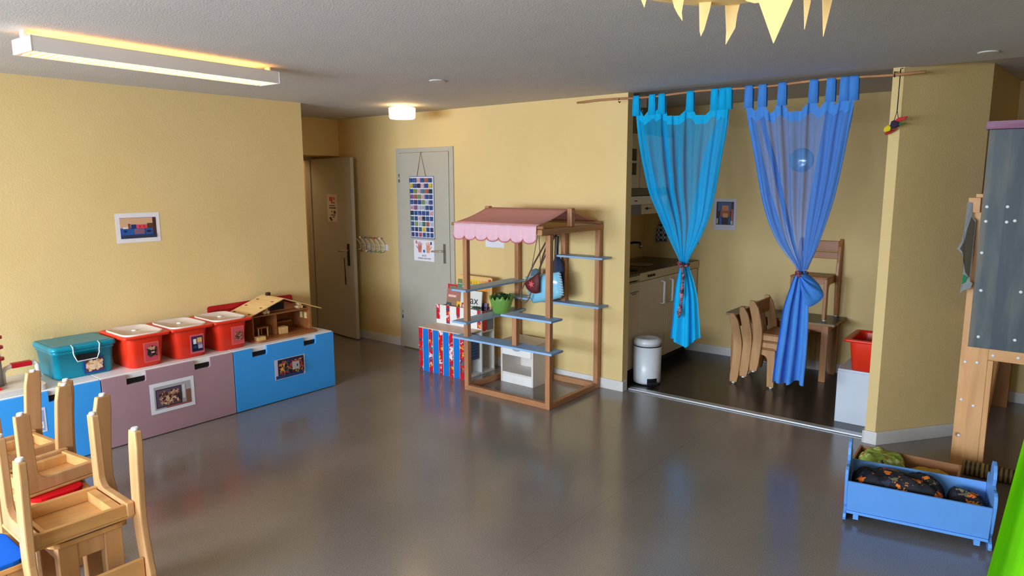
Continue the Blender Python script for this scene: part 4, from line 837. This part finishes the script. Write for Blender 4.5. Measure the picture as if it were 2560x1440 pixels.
# ------------------------------------------------------------------ children's chairs
def chair(name, label, seat_h, back_h, w, d, mats, group, slats, loc, rot, frame_under=True, ra=.055):
    """x = width, +y = front; two side frames of planks: curved back post and L-shaped front leg with rail"""
    mw, ms, mb = mats
    t = thing(name, label, 'chair', loc, rot, group)
    T = .028; hw = w/2
    for s in (-1, 1):
        # L-shaped front leg with side rail
        zr1 = seat_h-.014; zr0 = zr1-ra; fy = d/2; lw = .062; r = .045
        P = [(-d/2-.01, zr1), (fy, zr1), (fy, 0.012), (fy-lw+.006, .012), (fy-lw, zr0-r)]
        for i in range(1, 6): th = PI/2*i/5; P.append((fy-lw-r+r*math.cos(th), zr0-r+r*math.sin(th)))
        P.append((-d/2-.01, zr0))
        xa = s*(hw-T); xb = s*hw
        b = MB(); b.prism(P, lambda u, v, q: (q, u, v), xa, xb); fl = b.build('front_leg', mw, t, bevel=.004)
        MB().lathe([(.011, 0), (.0135, .003), (.0135, .013)], 16, ((xa+xb)/2, fy-.025, 0)).build('glide', M_white, fl)
        # curved back post outside the rail
        n = 10; A, Bq = [], []
        for i in range(n+1):
            z = .012 + (back_h-.012)*i/n; q = (z-seat_h)/max(back_h-seat_h, .01)
            yc = -d/2-.012 - (.022*max(0, -q*.9)**1.5 if q < 0 else .06*q**1.4); wd = .074 if 0 < i < n else .06
            if i == n: wd = .035
            A.append((yc-wd/2, z)); Bq.append((yc+wd/2, z))
        b = MB(); b.prism(A + Bq[::-1], lambda u, v, q: (q, u, v), s*(hw+.001), s*(hw+.001+T)); bp = b.build('back_post', mw, t, bevel=.005)
        MB().lathe([(.011, 0), (.0135, .003), (.0135, .013)], 16, (s*(hw+T/2), (A[0][0]+Bq[0][0])/2, 0)).build('glide', M_white, bp)
    MB().box(-hw-.002, -d/2+.005, seat_h-.013, hw+.002, d/2+.012, seat_h).build('seat', ms, t, bevel=.004)
    i_ = .026
    for y0, y1 in ((-d/2+.0, -d/2+.022), (d/2-.04, d/2-.018)): MB().box(-hw+i_, y0, seat_h-ra-.007, hw-i_, y1, seat_h-.0135).build('apron', mb, t, bevel=.002)
    if frame_under:
        for s in (-1, 1): MB().box(s*(hw-.046)-.01, -d/2+.0225, seat_h-.055, s*(hw-.046)+.018*(1 if s < 0 else .0)+.004, d/2-.041, seat_h-.0135).build('corner_block', mb, t)
    for z0, z1 in slats:
        q = ((z0+z1)/2-seat_h)/(back_h-seat_h); yc = -d/2-.012-.06*max(0, q)**1.4
        MB().box(-hw+.001, yc-.008, z0, hw-.001, yc+.008, z1).build('backrest', mb, t, bevel=.004)
    return t
LM = (M_beech, M_beechx, M_beechx)
M_brownx = wood('brown_beech_slat', [(.3, (140, 84, 44)), (.6, (164, 104, 58)), (.85, (180, 122, 74))], 0, .4, 5)
DM = (M_brown, M_brownx, M_brownx)
SH = .378
def stool(label, x0, y0, x1, y1, pad, padlabel, up=0):
    cx, cy = (x0+x1)/2, (y0+y1)/2
    t = thing('low_stool', label, 'stool', (cx, cy, 0), group='low stools under the upturned chairs'); q = inv(t)
    z = .352 + up
    for x in (x0+.006, x1-.056):
        for y in (y0+.02, y1-.09): MB(q).box(x, y, 0, x+.05, y+.066, z-.02).build('leg', M_beech, t, bevel=.003)
    for y in (y0+.03, y1-.05): MB(q).box(x0+.057, y, z-.09, x1-.057, y+.02, z-.021).build('apron', M_beechx, t)
    for x in (x0+.012, x1-.032): MB(q).box(x, y0+.087, z-.09, x+.02, y1-.091, z-.021).build('apron', M_beech, t)
    MB(q).prism(rrect(x0-.005, y0-.005, x1+.005, y1+.005, .05), lambda u, v, d_: (u, v, d_), z-.02, z).build('seat', M_beechx, t, bevel=.003)
    MB(q).prism(rrect(x0+.02, y0+.02, x1-.0, y1-.02, .05), lambda u, v, d_: (u, v, d_), z, z+.016).build('pad', pad, t, bevel=.003)
    return t
M_felt_r = paint((196, 16, 22), .9, .1, name='red_felt'); M_felt_b = paint((20, 90, 196), .9, .1, name='blue_felt')
stool('low wooden stool under the nearest upturned chair', -3.07, .79, -2.80, 1.06, M_felt_b, '', .02)
stool('low wooden stool with a red pad under the middle upturned chair', -3.63, .86, -3.285, 1.105, M_felt_r, '')
stool('low wooden stool under the farthest upturned chair', -4.05, .85, -3.75, 1.095, M_felt_r, '')
stool('low wooden stool with a blue pad at the left picture edge', -3.12, .36, -2.80, .74, M_felt_b, '')
UG = 'chairs turned upside down on the stools'
zz = .369 + SH + .0005
chair('childrens_chair', 'upturned light wooden chair nearest the camera, on the stools beside the benches', SH, .66, .35, .31, LM, UG, [(.53, .625)], (-2.915, .893, zz+.02), (PI, 0, -PI/2))
chair('childrens_chair', 'middle upturned light wooden chair, above the red stool pad', SH, .66, .30, .31, LM, UG, [(.5, .58), (.6, .645)], (-3.495, .995, zz), (PI, 0, .14))
chair('childrens_chair', 'farthest upturned light wooden chair, close to the blue bench front', SH, .66, .30, .31, LM, UG, [(.5, .58), (.6, .645)], (-3.90, .985, zz), (PI, 0, .12))
SG = 'brown chairs stacked in the alcove'
for k, lb in enumerate(('lowest of three stacked wooden chairs in the alcove', 'middle of three stacked wooden chairs in the alcove', 'topmost of three stacked wooden chairs in the alcove')):
    chair('stacking_chair', lb, .335, .60, .335, .29, (M_beech, M_brownx, M_brownx) if k < 2 else (M_beech, M_brownx, M_brownx), SG, [(.47, .585)], (-1.845+.081*k, 5.765, .0615*k+.002), (0, 0, -PI/2), False, .046)
at = thing('low_table', 'low brown wooden table with dark green top at the alcove wall', 'table', (-1.83, 6.24, .002)); A_ = inv(at)
MB(A_).box(-2.29, 6.03, .492, -1.365, 6.435, .512).build('tabletop_edge', paint((150, 116, 74), .45), at, bevel=.002)
MB(A_).box(-2.286, 6.034, .5121, -1.369, 6.431, .5145).build('tabletop', paint((58, 64, 50), .3), at)
for x in (-2.235, -1.47):
    for y in (6.05, 6.355): MB(A_).box(x, y, .002, x+.055, y+.055, .491).build('leg', M_brown, at, bevel=.003)
for y in (6.062, 6.375): MB(A_).box(-2.179, y, .43, -1.471, y+.022, .491).build('apron', M_brownx, at)
for x in (-2.222, -1.45): MB(A_).box(x, 6.106, .43, x+.022, 6.354, .491).build('apron', M_brown, at)
chair('wooden_chair', 'brown wooden chair standing on top of the low alcove table', .375, .68, .30, .27, DM, None, [(.505, .565), (.572, .66)], (-1.61, 6.24, .5155), (0, 0, PI))

# cube cabinet with red bin behind the pillar
cb = thing('cube_cabinet', 'white cube cabinet standing behind the pillar in the alcove', 'cabinet', (-.92, 5.30, .002))
MB().box(-.195, -.185, 0, .06, .19, .385).build('body', paint((200, 208, 222), .4), cb, bevel=.002)
MB().box(-.195, -.192, .0, .06, -.186, .37).build('door', paint((200, 208, 222), .4), cb, bevel=.002)
b_ = red_bin('open red bin on the white cube cabinet behind the pillar', (-.93, 5.265, .388), PI/2, False)

# ------------------------------------------------------------------ curtain rod and curtains
YC = 4.735
ra, rb = onY(1443, 257, YC), onY(2315, 178, YC)
rodt = thing('curtain_rod', 'thin wooden rod along the top of the alcove opening', 'curtain rod', ((ra.x+rb.x)/2, YC, (ra.z+rb.z)/2)); Ri = inv(rodt)
n = 14; rp_ = [ra.lerp(rb, i/n) + Vector((0, 0, .006*math.sin(i*1.3))) for i in range(n+1)]
MB(Ri).tube(rp_, .0085, 8).build('rod', wood('rod_wood', [(.3, (150, 100, 66)), (.7, (186, 134, 94))], 0, .5, 8), rodt)
def rodz(x): return ra.z + (rb.z-ra.z)*(x-ra.x)/(rb.x-ra.x)
for px, py in ((1549, 252), (2237, 186)):
    p = onY(px, py, YC); MB(Ri).tube([(p.x, YB, p.z+.02), (p.x, YC-.012, p.z+.012), (p.x, YC-.014, p.z-.008), (p.x, YC, p.z-.014), (p.x, YC+.012, p.z-.004)], .004, 6).build('hook', paint((90, 70, 40), .4, .5, .6), rodt)
def interp(tab, y, k):
    if y <= tab[0][0]: return tab[0][k]
    for a, c in zip(tab, tab[1:]):
        if y <= c[0]:
            f = (y-a[0])/(c[0]-a[0]); return a[k] + (c[k]-a[k])*f
    return tab[-1][k]
def smoothtab(tab, y, k): return (interp(tab, y-14, k) + 2*interp(tab, y, k) + interp(tab, y+14, k))/4
def sheet(nm, parent, tab, nf, seed, m1, m2, topf=None, ampf=None, kf=None, nu=220, nv=60, hem=None, phase=0.0, botf=None, dyr=0, yo=0):
    """folded cloth between the left and right edge lines of tab, hanging in the plane y = YC"""
    y0, y1 = tab[0][0], tab[-1][0]; rn = random.Random(seed); ph = [rn.uniform(-.5, .5) for _ in range(nf+2)]; ks = [rn.choice((.1, .25, 1.0, 1.5)) for _ in range(nf+2)]
    def fn(u, v):
        y = y0 + (y1-y0)*v
        L_, R_ = onY(smoothtab(tab, y, 1), y, YC), onY(smoothtab(tab, y, 2), y - dyr*(1-v), YC)
        w = R_.x-L_.x; cell = u*nf; k = int(min(nf, cell)); jit = ph[k]*(1-(cell-k))+ph[min(nf+1, k+1)]*(cell-k)
        f_ = cell-k; f_ = f_*f_*(3-2*f_); kk = ks[k]*(1-f_)+ks[min(nf+1, k+1)]*f_; phi = 2*PI*(cell + .55*jit) + phase; s = kf(u, v)*kk; am = ampf(u, v)*(.45+.45*kk)
        e = min(1, u*8, (1-u)*8)
        x = L_.x + w*(u - s/(4*PI*nf)*math.sin(2*phi)*e)
        z = L_.z + (R_.z-L_.z)*u
        if topf: z += topf(u)*max(0, 1-v*5)
        if botf: z += botf(u)*max(0, v*8-7)
        return (x, YC + yo + am*math.sin(phi), z)
    b = MB(inv(parent)); b.mi(m1); b.mi(m2)
    b.grid(fn, nu, nv, None, (lambda u, v: m2 if hem(u, v) else m1))
    return b.build(nm, None, parent)
def tabs(parent, pxs, dz, m, hw=.026):
    for c, yb in pxs:
        b = MB(inv(parent)); t = rodz(onY(c, 240, YC).x); x = onY(c, 240, YC).x
        P = [(-.012, -dz), (-.0125, -.004), (-.009, .009), (0, .0125), (.009, .009), (.0125, -.004), (.012, -dz)]
        V = [[b.bm.verts.new(b_v) for b_v in ((x-hw+.004*(p[1]*8), YC+p[0], t+p[1]), (x+hw-.004*(p[1]*8), YC+p[0], t+p[1]))] for p in P]
        for a, c2 in zip(V, V[1:]): f = b.bm.faces.new([a[0], a[1], c2[1], c2[0]]); f.smooth = True
        b.build('tab', m, parent, solid=.0015)
def curtain(name, label, cat_loc, rgb, tab_up, tabpx, tie, seed, nf, dyr):
    t = thing(name, label, 'curtain', cat_loc)
    m1 = sheer(name+'_sheer', rgb, .52); m2 = sheer(name+'_double', rgb, .97)
    ux = [(px - tab_up[0][1])/(tab_up[0][2]-tab_up[0][1]) for px, _ in tabpx]
    def topf(u):
        dmin = min(abs(u-a) for a in ux); return .034 - min(.075, dmin*.9)
    ty = tab_up[-1][0]; y0 = tab_up[0][0]
    def kf(u, v): return .5 + 1.5*v**1.3 + (1.5*min(1, max(0, (u-.70)*12)) + .8*min(1, max(0, (.14-u)*12)))
    def ampf(u, v): return (.008 + .018*math.sin(PI*min(1, v*1.15))**.8)*(1 - .55*v**3)
    sheet('sheer_panel', t, tab_up, nf, seed, m1, m2, topf, ampf, kf, 260, 70, lambda u, v: v < .06 or u < .02 or u > .982, dyr=dyr)
    tabs(t, tabpx, .135, m2)
    return t, m1, m2
cl, c1m, c2m = curtain('turquoise_curtain', 'sheer turquoise curtain tied in the middle, left of the two at the alcove', (-2.35, YC, 1.3), (30, 186, 250),
    [(277, 1589, 1821), (340, 1596, 1812), (400, 1606, 1800), (480, 1623, 1786), (550, 1652, 1770), (600, 1674, 1747), (640, 1693, 1724), (658, 1701, 1716)],
    [(1592, 0), (1632, 0), (1656, 0), (1727, 0), (1788, 0), (1808, 0), (1821, 0)], None, 3, 7, 6)
cr_, d1m, d2m = curtain('blue_curtain', 'sheer royal blue curtain knotted with a loop, right of the two at the alcove', (-1.35, YC, 1.3), (84, 152, 238),
    [(272, 1864, 2138), (330, 1874, 2122), (400, 1887, 2108), (450, 1895, 2097), (500, 1904, 2084), (550, 1918, 2068), (600, 1939, 2050), (640, 1966, 2033), (665, 1989, 2019), (682, 1997, 2011)],
    [(1873, 0), (1907, 0), (1956, 0), (2034, 0), (2077, 0), (2111, 0), (2134, 0)], None, 5, 8, 22)
mo1, mo2 = sheer('turquoise_overlap', (30, 186, 250), .8), sheer('blue_overlap', (84, 152, 238), .8)
def overlap(par, tab, m, sd, dy):
    sheet('folded_edge', par, tab, 2, sd, m, m, None, lambda u, v: .008, lambda u, v: .6, 60, 50, lambda u, v: True, 0, None, dy, .03)
overlap(cl, [(270, 1794, 1820), (300, 1790, 1819), (350, 1768, 1810), (400, 1754, 1800), (480, 1736, 1786), (550, 1722, 1769), (600, 1713, 1746), (640, 1707, 1723), (656, 1704, 1715)], mo1, 31, 2)
overlap(cl, [(274, 1590, 1602), (320, 1594, 1606), (400, 1607, 1622), (480, 1624, 1644), (550, 1653, 1672), (600, 1675, 1690), (640, 1694, 1702), (656, 1701, 1706)], mo1, 32, 0)
overlap(cr_, [(262, 2062, 2132), (300, 2058, 2128), (350, 2048, 2116), (400, 2039, 2106), (450, 2029, 2095), (500, 2021, 2083), (560, 2012, 2063), (600, 2008, 2048), (640, 2005, 2032), (676, 2003, 2014)], mo2, 33, 8)
overlap(cr_, [(268, 1866, 1880), (300, 1870, 1884), (400, 1889, 1904), (500, 1906, 1928), (560, 1923, 1948), (600, 1941, 1960), (640, 1968, 1980), (676, 1996, 2000)], mo2, 34, 0)
overlap(cr_, [(264, 1892, 1904), (320, 1900, 1912), (400, 1922, 1936), (500, 1945, 1958), (560, 1962, 1972), (640, 1985, 1992), (676, 2000, 2003)], mo2, 35, 0)
overlap(cl, [(272, 1646, 1657), (320, 1650, 1662), (400, 1660, 1670), (500, 1674, 1682), (580, 1688, 1694), (650, 1704, 1708)], mo1, 36, 0)
kt1 = lambda u, v: .7 + .9*(1-v)
sheet('tail', cl, [(655, 1700, 1717), (672, 1697, 1722), (700, 1690, 1733), (740, 1684, 1742), (800, 1679, 1746), (848, 1673, 1749)], 3, 9, c2m, c2m, None, lambda u, v: .015+.02*v, kt1, 120, 40, lambda u, v: True, .6, lambda u: -.05*math.sin(PI*u)+.015*math.sin(9*u))
sheet('tail', cr_, [(678, 1996, 2012), (690, 1985, 2016), (720, 1974, 2020), (770, 1957, 2024), (840, 1946, 2022), (900, 1936, 2018), (958, 1929, 2012)], 3, 12, d2m, d2m, None, lambda u, v: .015+.022*v, kt1, 120, 44, lambda u, v: True, .3, lambda u: .012*math.sin(11*u))
# loop of the blue curtain's knot: a pouch of cloth with pleats running out of the tie
out_ = [(2008, 680), (2022, 688), (2038, 701), (2050, 715), (2058, 730), (2059, 741), (2052, 751), (2040, 760), (2027, 767), (2018, 766), (2012, 748), (2007, 725), (2003, 704)]
ow = [onY(x, y, YC-.01) for x, y in out_]; ori = onY(2002, 684, YC-.01); no_ = len(out_)-1
def lobe(sgn):
    def fn(u, v):
        c = u*no_; k = min(no_-1, int(c)); p = ow[k].lerp(ow[k+1], c-k); q = ori.lerp(p, v)
        th = .075*math.sin(PI*min(1, max(0, u)))**.6*math.sin(PI*v**.8)**.7
        pl_ = (.010*math.sin(u*26+2*v) + .006*math.sin(u*47+1))*math.sin(PI*min(1, v*1.02))*min(1, u*6, (1-u)*6)
        return q + Vector((0, -sgn*(th) + (pl_ if sgn > 0 else 0), 0))
    return fn
b = MB(inv(cr_)); b.grid(lobe(1), 70, 24); b.grid(lobe(-1), 70, 24); b.build('knot_loop', d2m, cr_)
M_flor = blotch('floral_ribbon', (30, 26, 44), [(206, 120, 130), (60, 50, 90), (190, 160, 170), (150, 40, 60)], 60, .55)
def ring_tie(nm, label, px, py, r, tailpts, m):
    p = onY(px, py, YC); t = thing(nm, label, 'tie', p); q = inv(t)
    b = MB(q); b.tube([p + Vector((r*math.cos(a)*1.2, r*.9*math.sin(a), .008*math.sin(a*2))) for a in [2*PI*i/16 for i in range(16)]], .012, 8, closed=True); b.build('band', m, t)
    MB(q).lathe([(.004, -.022), (.02, -.01), (.022, .004), (.012, .02), (.003, .024)], 12, p + Vector((.0, -r-.012, -.005))).build('knot', m, t)
    if tailpts:
        b = MB(q); pts = [onY(x, y, YC-.055) for x, y in tailpts]; b.tube(pts, .014, 8, rf=lambda f: .011+.006*math.sin(f*17)+.004*f); b.build('hanging_end', m, t)
    return t
ring_tie('curtain_tie', 'floral ribbon with a long hanging end tied round the turquoise curtain', 1709, 660, .03, [(1706, 668), (1708, 690), (1707, 710), (1704, 735), (1703, 755), (1699, 780), (1696, 793)], M_flor)
ring_tie('curtain_tie', 'short floral ribbon tied round the blue curtain', 2004, 684, .026, None, M_flor)

# hanging bird mobile
p0 = onY(2252, 172, 4.745); p1 = onY(2243, 276, 4.745)
mo = thing('paper_bird', 'small colourful fabric bird hanging on a dark string by the pillar', 'mobile', (p0.x, 4.745, p0.z)); q = inv(mo)
pb0 = onY(2236, 300, 4.745); pb1 = onY(2246, 300, 4.745)
MB(q).tube([Vector((p0.x, YB, p0.z+.01)), p0, p1], .003, 6).build('string', M_dark, mo)
MB(q).tube([p1, pb0], .002, 5).build('string', M_dark, mo); MB(q).tube([p1, pb1], .002, 5).build('string', M_dark, mo)
def blob(nm, pts, th, col, y=4.74):
    b = MB(q); W_ = [onY(x, yy, y) for x, yy in pts]; b.prism([(i, 0) for i in range(len(W_))], lambda u, v, d: W_[int(u)] + Vector((0, d*th, 0)), -.5, .5); b.build(nm, paint(col, .8), mo, bevel=.004)
blob('body', [(2226, 315), (2229, 304), (2237, 300), (2247, 305), (2248, 314), (2238, 320), (2230, 322)], .035, (40, 24, 56))
blob('wing', [(2236, 302), (2246, 294), (2258, 292), (2271, 290), (2262, 299), (2250, 303)], .012, (190, 40, 50), 4.715)
blob('tail', [(2246, 308), (2256, 309), (2267, 305), (2258, 311), (2248, 314)], .012, (40, 110, 60), 4.73)
blob('head', [(2209, 327), (2211, 320), (2222, 312), (2229, 318), (2226, 327), (2214, 331)], .03, (214, 190, 30))
blob('wing', [(2210, 333), (2222, 329), (2232, 324), (2246, 319), (2238, 326), (2226, 333), (2215, 338)], .012, (170, 30, 40), 4.765)

# ------------------------------------------------------------------ play loft on the right
lo = thing('play_loft', 'pine play loft with a grey-blue stained board at the right edge', 'play loft', (0, 4.75, 0)); Lq = inv(lo)
MB(Lq).box(-.322, 4.70, 0, -.236, 4.73, .745).build('front_post', M_pine, lo, bevel=.002)
MB(Lq).box(-.372, 4.731, 0, -.30, 4.775, 1.62).build('corner_post', M_pine, lo, bevel=.002)
MB(Lq).box(-.2355, 4.702, 0, -.209, 4.79, .672).build('side_post', M_pine, lo, bevel=.002)
MB(Lq).box(-.2355, 4.70, .674, .95, 4.735, .745).build('rail', M_pinex, lo, bevel=.002)
MB(Lq).box(-.336, 4.67, .746, .95, 4.699, 1.972).build('stained_board', M_stain, lo, bevel=.002)
MB(Lq).box(-.352, 4.655, 1.973, .95, 4.72, 2.017).build('purple_cap', wood('purple_cap', [(.3, (120, 70, 104)), (.7, (150, 100, 130))], 0, .5, 6), lo, bevel=.002)
MB(Lq).box(.86, 4.701, 0, .95, 4.775, .673).build('front_post', M_pine, lo, bevel=.002)
MB(Lq).box(-.275, 6.2, 0, -.165, 6.24, 1.5).build('rear_post', M_brown, lo, bevel=.002)
MB(Lq).box(.86, 6.2, 0, .95, 6.24, 1.5).build('rear_post', M_brown, lo, bevel=.002)
MB(Lq).bar((-.205, 5.2, .73), (-.235, 5.0, .28), .03, .04).build('brace', M_pine, lo)
MB(Lq).box(-.30, 4.776, 1.46, -.26, 6.24, 1.5).box(.9, 4.776, 1.46, .94, 6.24, 1.5).build('deck_beam', M_pine, lo)
MB(Lq).box(-.36, 4.776, .80, .95, 6.24, .84).build('deck', M_pinex, lo)
for x, z, y in [(-.312, 1.55, 4.67), (-.218, 1.552, 4.67), (-.31, 1.469, 4.67), (-.215, 1.468, 4.67), (-.179, 1.476, 4.67), (-.314, 1.292, 4.67), (-.3, 1.078, 4.67), (-.118, 1.086, 4.67), (-.29, .81, 4.67), (-.121, .814, 4.67), (-.213, .705, 4.70), (-.097, .709, 4.70), (-.345, .64, 4.731), (-.285, .652, 4.70), (-.345, .411, 4.731), (-.282, .392, 4.70), (-.341, .189, 4.731), (-.135, 1.55, 4.67)]:
    MB(Lq).lathe([(.0095, 0), (.008, -.003), (.001, -.004)], 10, (x, y, z), None, 'y').build('screw', paint((226, 230, 236), .3), lo)
MB(Lq).box(-.405, 4.705, 1.515, -.345, 4.73, 1.60).build('wooden_block', M_pinex, lo, bevel=.003)
bk = thing('bark_strip', 'ragged grey felt strip hanging beside the stained board', 'felt strip', (-.39, 4.70, 1.3)); Bq_ = inv(bk)
BX = -.006; bo = [(-.402, 1.575), (-.378, 1.57), (-.372, 1.49), (-.352, 1.47), (-.35, 1.13), (-.336, 1.118), (-.342, 1.09), (-.38, 1.07), (-.392, 1.05), (-.388, 1.11), (-.386, 1.18), (-.392, 1.25), (-.40, 1.285), (-.428, 1.308), (-.41, 1.35), (-.404, 1.42)]
b = MB(Bq_); b.prism(bo, lambda u, v, d: (u+BX, d - .03*math.sin((v-1)*9), v), 4.672, 4.684); b.build('felt', plaster('grey_felt', (118, 120, 122), (150, 152, 158), .4, 160), bk)
bi = [(-.376, 1.49), (-.355, 1.46), (-.355, 1.15), (-.375, 1.18), (-.39, 1.25), (-.397, 1.29), (-.412, 1.31), (-.395, 1.36), (-.39, 1.42)]
b = MB(Bq_); b.prism(bi, lambda u, v, d: (u+BX, d - .03*math.sin((v-1)*9), v), 4.668, 4.6725); b.build('dark_back', paint((72, 66, 54), .9), bk)
b = MB(Bq_); b.prism([(-.384, 1.165), (-.362, 1.15), (-.372, 1.12), (-.386, 1.11)], lambda u, v, d: (u+BX, d - .03*math.sin((v-1)*9), v), 4.667, 4.673); b.build('green_patch', paint((30, 120, 70), .8), bk)
M_mat, nt, N, L, bs = nodes('bamboo_mat'); tc = N.new('ShaderNodeTexCoord'); wv = N.new('ShaderNodeTexWave'); wv.inputs['Scale'].default_value = 14; wv.bands_direction = 'X'; L.new(tc.outputs['Object'], wv.inputs[0])
r = ramp(N, [(.3, (46, 34, 22)), (.6, (136, 116, 70))]); L.new(wv.outputs['Fac'], r.inputs[0]); L.new(r.outputs[0], bs.inputs['Base Color'])
mt = thing('bamboo_mat', 'rolled slatted bamboo mat on the floor under the play loft', 'mat', (.1, 4.615, 0))
MB().lathe([(.038, -.40), (.042, -.39), (.042, .39), (.038, .40)], 20, (0, 0, .043), None, 'x').build('roll', M_mat, mt)
for x in (-.3, -.05, .2): MB().lathe([(.0435, x-.006), (.0435, x+.006)], 20, (0, 0, .043), None, 'x').build('cord', paint((170, 150, 90), .7), mt)

# wooden doll bed with cushions, blue cradle
dbd = thing('doll_bed', 'brown wooden doll bed behind the blue cradle', 'doll bed', (-.5175, 4.08, 0), (0, 0, .03))
b = MB(); X0, X1, Y0, Y1, H_ = -.235, .235, -.12, .12, .195
MB().box(X0, Y0, .03, X1, Y0+.012, H_-.03).build('side', M_oakx, dbd, bevel=.002); MB().box(X0, Y1-.012, .03, X1, Y1, H_).build('side', M_oakx, dbd, bevel=.002)
for x in (X0-.012, X1): MB().box(x, Y0-.002, 0, x+.012, Y1+.002, H_).build('end', M_oaky, dbd, bevel=.002)
MB().box(X0, Y0+.0125, .05, X1, Y1-.0125, .062).build('bottom', M_oakx, dbd)
def cushion(name, label, cat, loc, rotz, hx, hy, h, m, seed, amp=.008):
    t = thing(name, label, cat, loc, (0, 0, rotz)); rn = random.Random(seed); ph = [rn.uniform(0, 6) for _ in range(6)]
    def wr(x, y): return amp*(.8*math.sin(x*38+ph[0]+2*math.sin(y*20)) + .7*math.sin(y*44+ph[1]+x*16) + .6*math.sin((x+y)*80+ph[2]) + .4*math.sin((x-1.7*y)*130+ph[3]))
    def fn(u, v):
        a = 2*PI*u; th = PI*v - PI/2; ca, sa = math.cos(a), math.sin(a)
        r = abs(math.cos(th))**.24; k = (abs(ca)**5+abs(sa)**5)**(-1/5)
        x, y = hx*r*k*ca, hy*r*k*sa; z = h/2 + h/2*math.sin(th)*(1-.25*(r*max(abs(ca*k), abs(sa*k)))**4)
        return (x + wr(y, x)*.4, y + wr(x, y)*.3, z + (wr(x, y) if v > .5 else 0))
    b = MB(); b.grid(fn, 96, 48, None, None, True); b.build('cover', m, t); return t
M_lime = blotch('lime_print', (150, 172, 70), [(176, 70, 50), (206, 210, 140), (50, 60, 44), (226, 214, 160), (150, 172, 70), (120, 150, 60)], 28, .33)
M_yel = blotch('yellow_print', (216, 178, 60), [(232, 206, 130), (190, 130, 50), (230, 200, 160), (226, 170, 30)], 20, .4)
M_night = blotch('dark_orange_print', (20, 20, 32), [(226, 110, 26), (214, 130, 40), (20, 20, 32), (120, 112, 84), (226, 90, 30), (44, 50, 74), (226, 120, 30)], 19, .36)
cushion('doll_pillow', 'lime green printed doll pillow in the wooden doll bed', 'pillow', (-.635, 4.082, .062), .03, .112, .098, .15, M_lime, 1, .006)
cushion('doll_blanket', 'yellow printed doll blanket in the wooden doll bed', 'blanket', (-.40, 4.085, .062), 0, .115, .095, .095, M_yel, 2, .006)
cd = thing('doll_cradle', 'blue painted doll rocking cradle in front of the wooden doll bed', 'doll cradle', (-.42, 3.742, 0), (0, 0, math.radians(8.5)))
LHX = .303
prof = [(-.13, .012), (-.10, .002), (-.05, .0), (0, .002), (.05, .0), (.10, .002), (.13, .012), (.138, .03), (.13, .045), (.11, .05), (.09, .06), (.115, .09), (.15, .18), (.165, .235), (.166, .265), (.155, .285), (.135, .295), (.11, .295), (.085, .29)]
for i in range(9): a = math.radians(-35 + 250*i/8); prof.append((.062*math.cos(a), .335+.062*math.sin(a)))
prof += [(-y, z) for y, z in [(.085, .29), (.11, .295), (.135, .295), (.155, .285), (.166, .265), (.165, .235), (.15, .18), (.115, .09), (.09, .06), (.11, .05), (.13, .045), (.138, .03)]]
for s in (-1, 1):
    b = MB(); b.prism(prof, lambda u, v, d: (d, u, v), s*LHX-.007, s*LHX+.007); b.build('end_board', M_cradle, cd, bevel=.002)
for s in (-1, 1):
    y0, y1 = s*.105, s*.155
    b = MB(); b.hexa([(-LHX+.0075, y0-s*.0, .062), (LHX-.0075, y0, .062), (LHX-.0075, y0+s*.011, .06), (-LHX+.0075, y0+s*.011, .06), (-LHX+.0075, y1, .232), (LHX-.0075, y1, .232), (LHX-.0075, y1+s*.011, .23), (-LHX+.0075, y1+s*.011, .23)]); b.build('side_panel', M_cradle, cd, bevel=.0015)
MB().box(-LHX+.0075, -.122, .046, LHX-.0075, .122, .0595).build('bottom', M_cradle, cd, bevel=.002)
for s in (-1, 1): MB().box(s*LHX-s*.05-.012, -.12, .02, s*LHX-s*.05+.012, .12, .0455).build('foot_bar', M_cradle, cd)
co = Vector((-.42, 3.742, 0)); cR = Matrix.Rotation(math.radians(8.5), 3, 'Z')
cushion('doll_quilt', 'dark doll quilt with orange prints in the blue cradle', 'quilt', co + cR @ Vector((-.085, 0, .064)), math.radians(8.5), .205, .1, .185, M_night, 3, .007)
cushion('doll_cushion', 'small dark doll pillow with orange prints in the blue cradle', 'pillow', co + cR @ Vector((.207, -.005, .064)), math.radians(8.5), .08, .095, .15, M_night, 4, .006)

# lime green cloth at the right edge
gc = thing('green_cloth', 'lime green cloth hanging from the ceiling at the right picture edge', 'cloth', (.3, 1.8, CH)); Gq = inv(gc)
M_green = sheer('lime_cloth', (110, 196, 20), .97)
def gfn(u, v):
    z = 2.364 - 2.334*v; xl = -.012 - .115*(1.146-z); xr = .62 + .05*v
    f = min(1, v*4+.15)
    return (xl + (xr-xl)*u, 1.78 + .035*f*math.sin(u*34+.6*math.sin(v*5)) + .012*math.sin(u*80+v*7), z)
b = MB(Gq); b.grid(gfn, 120, 40); b.build('sheet', M_green, gc)
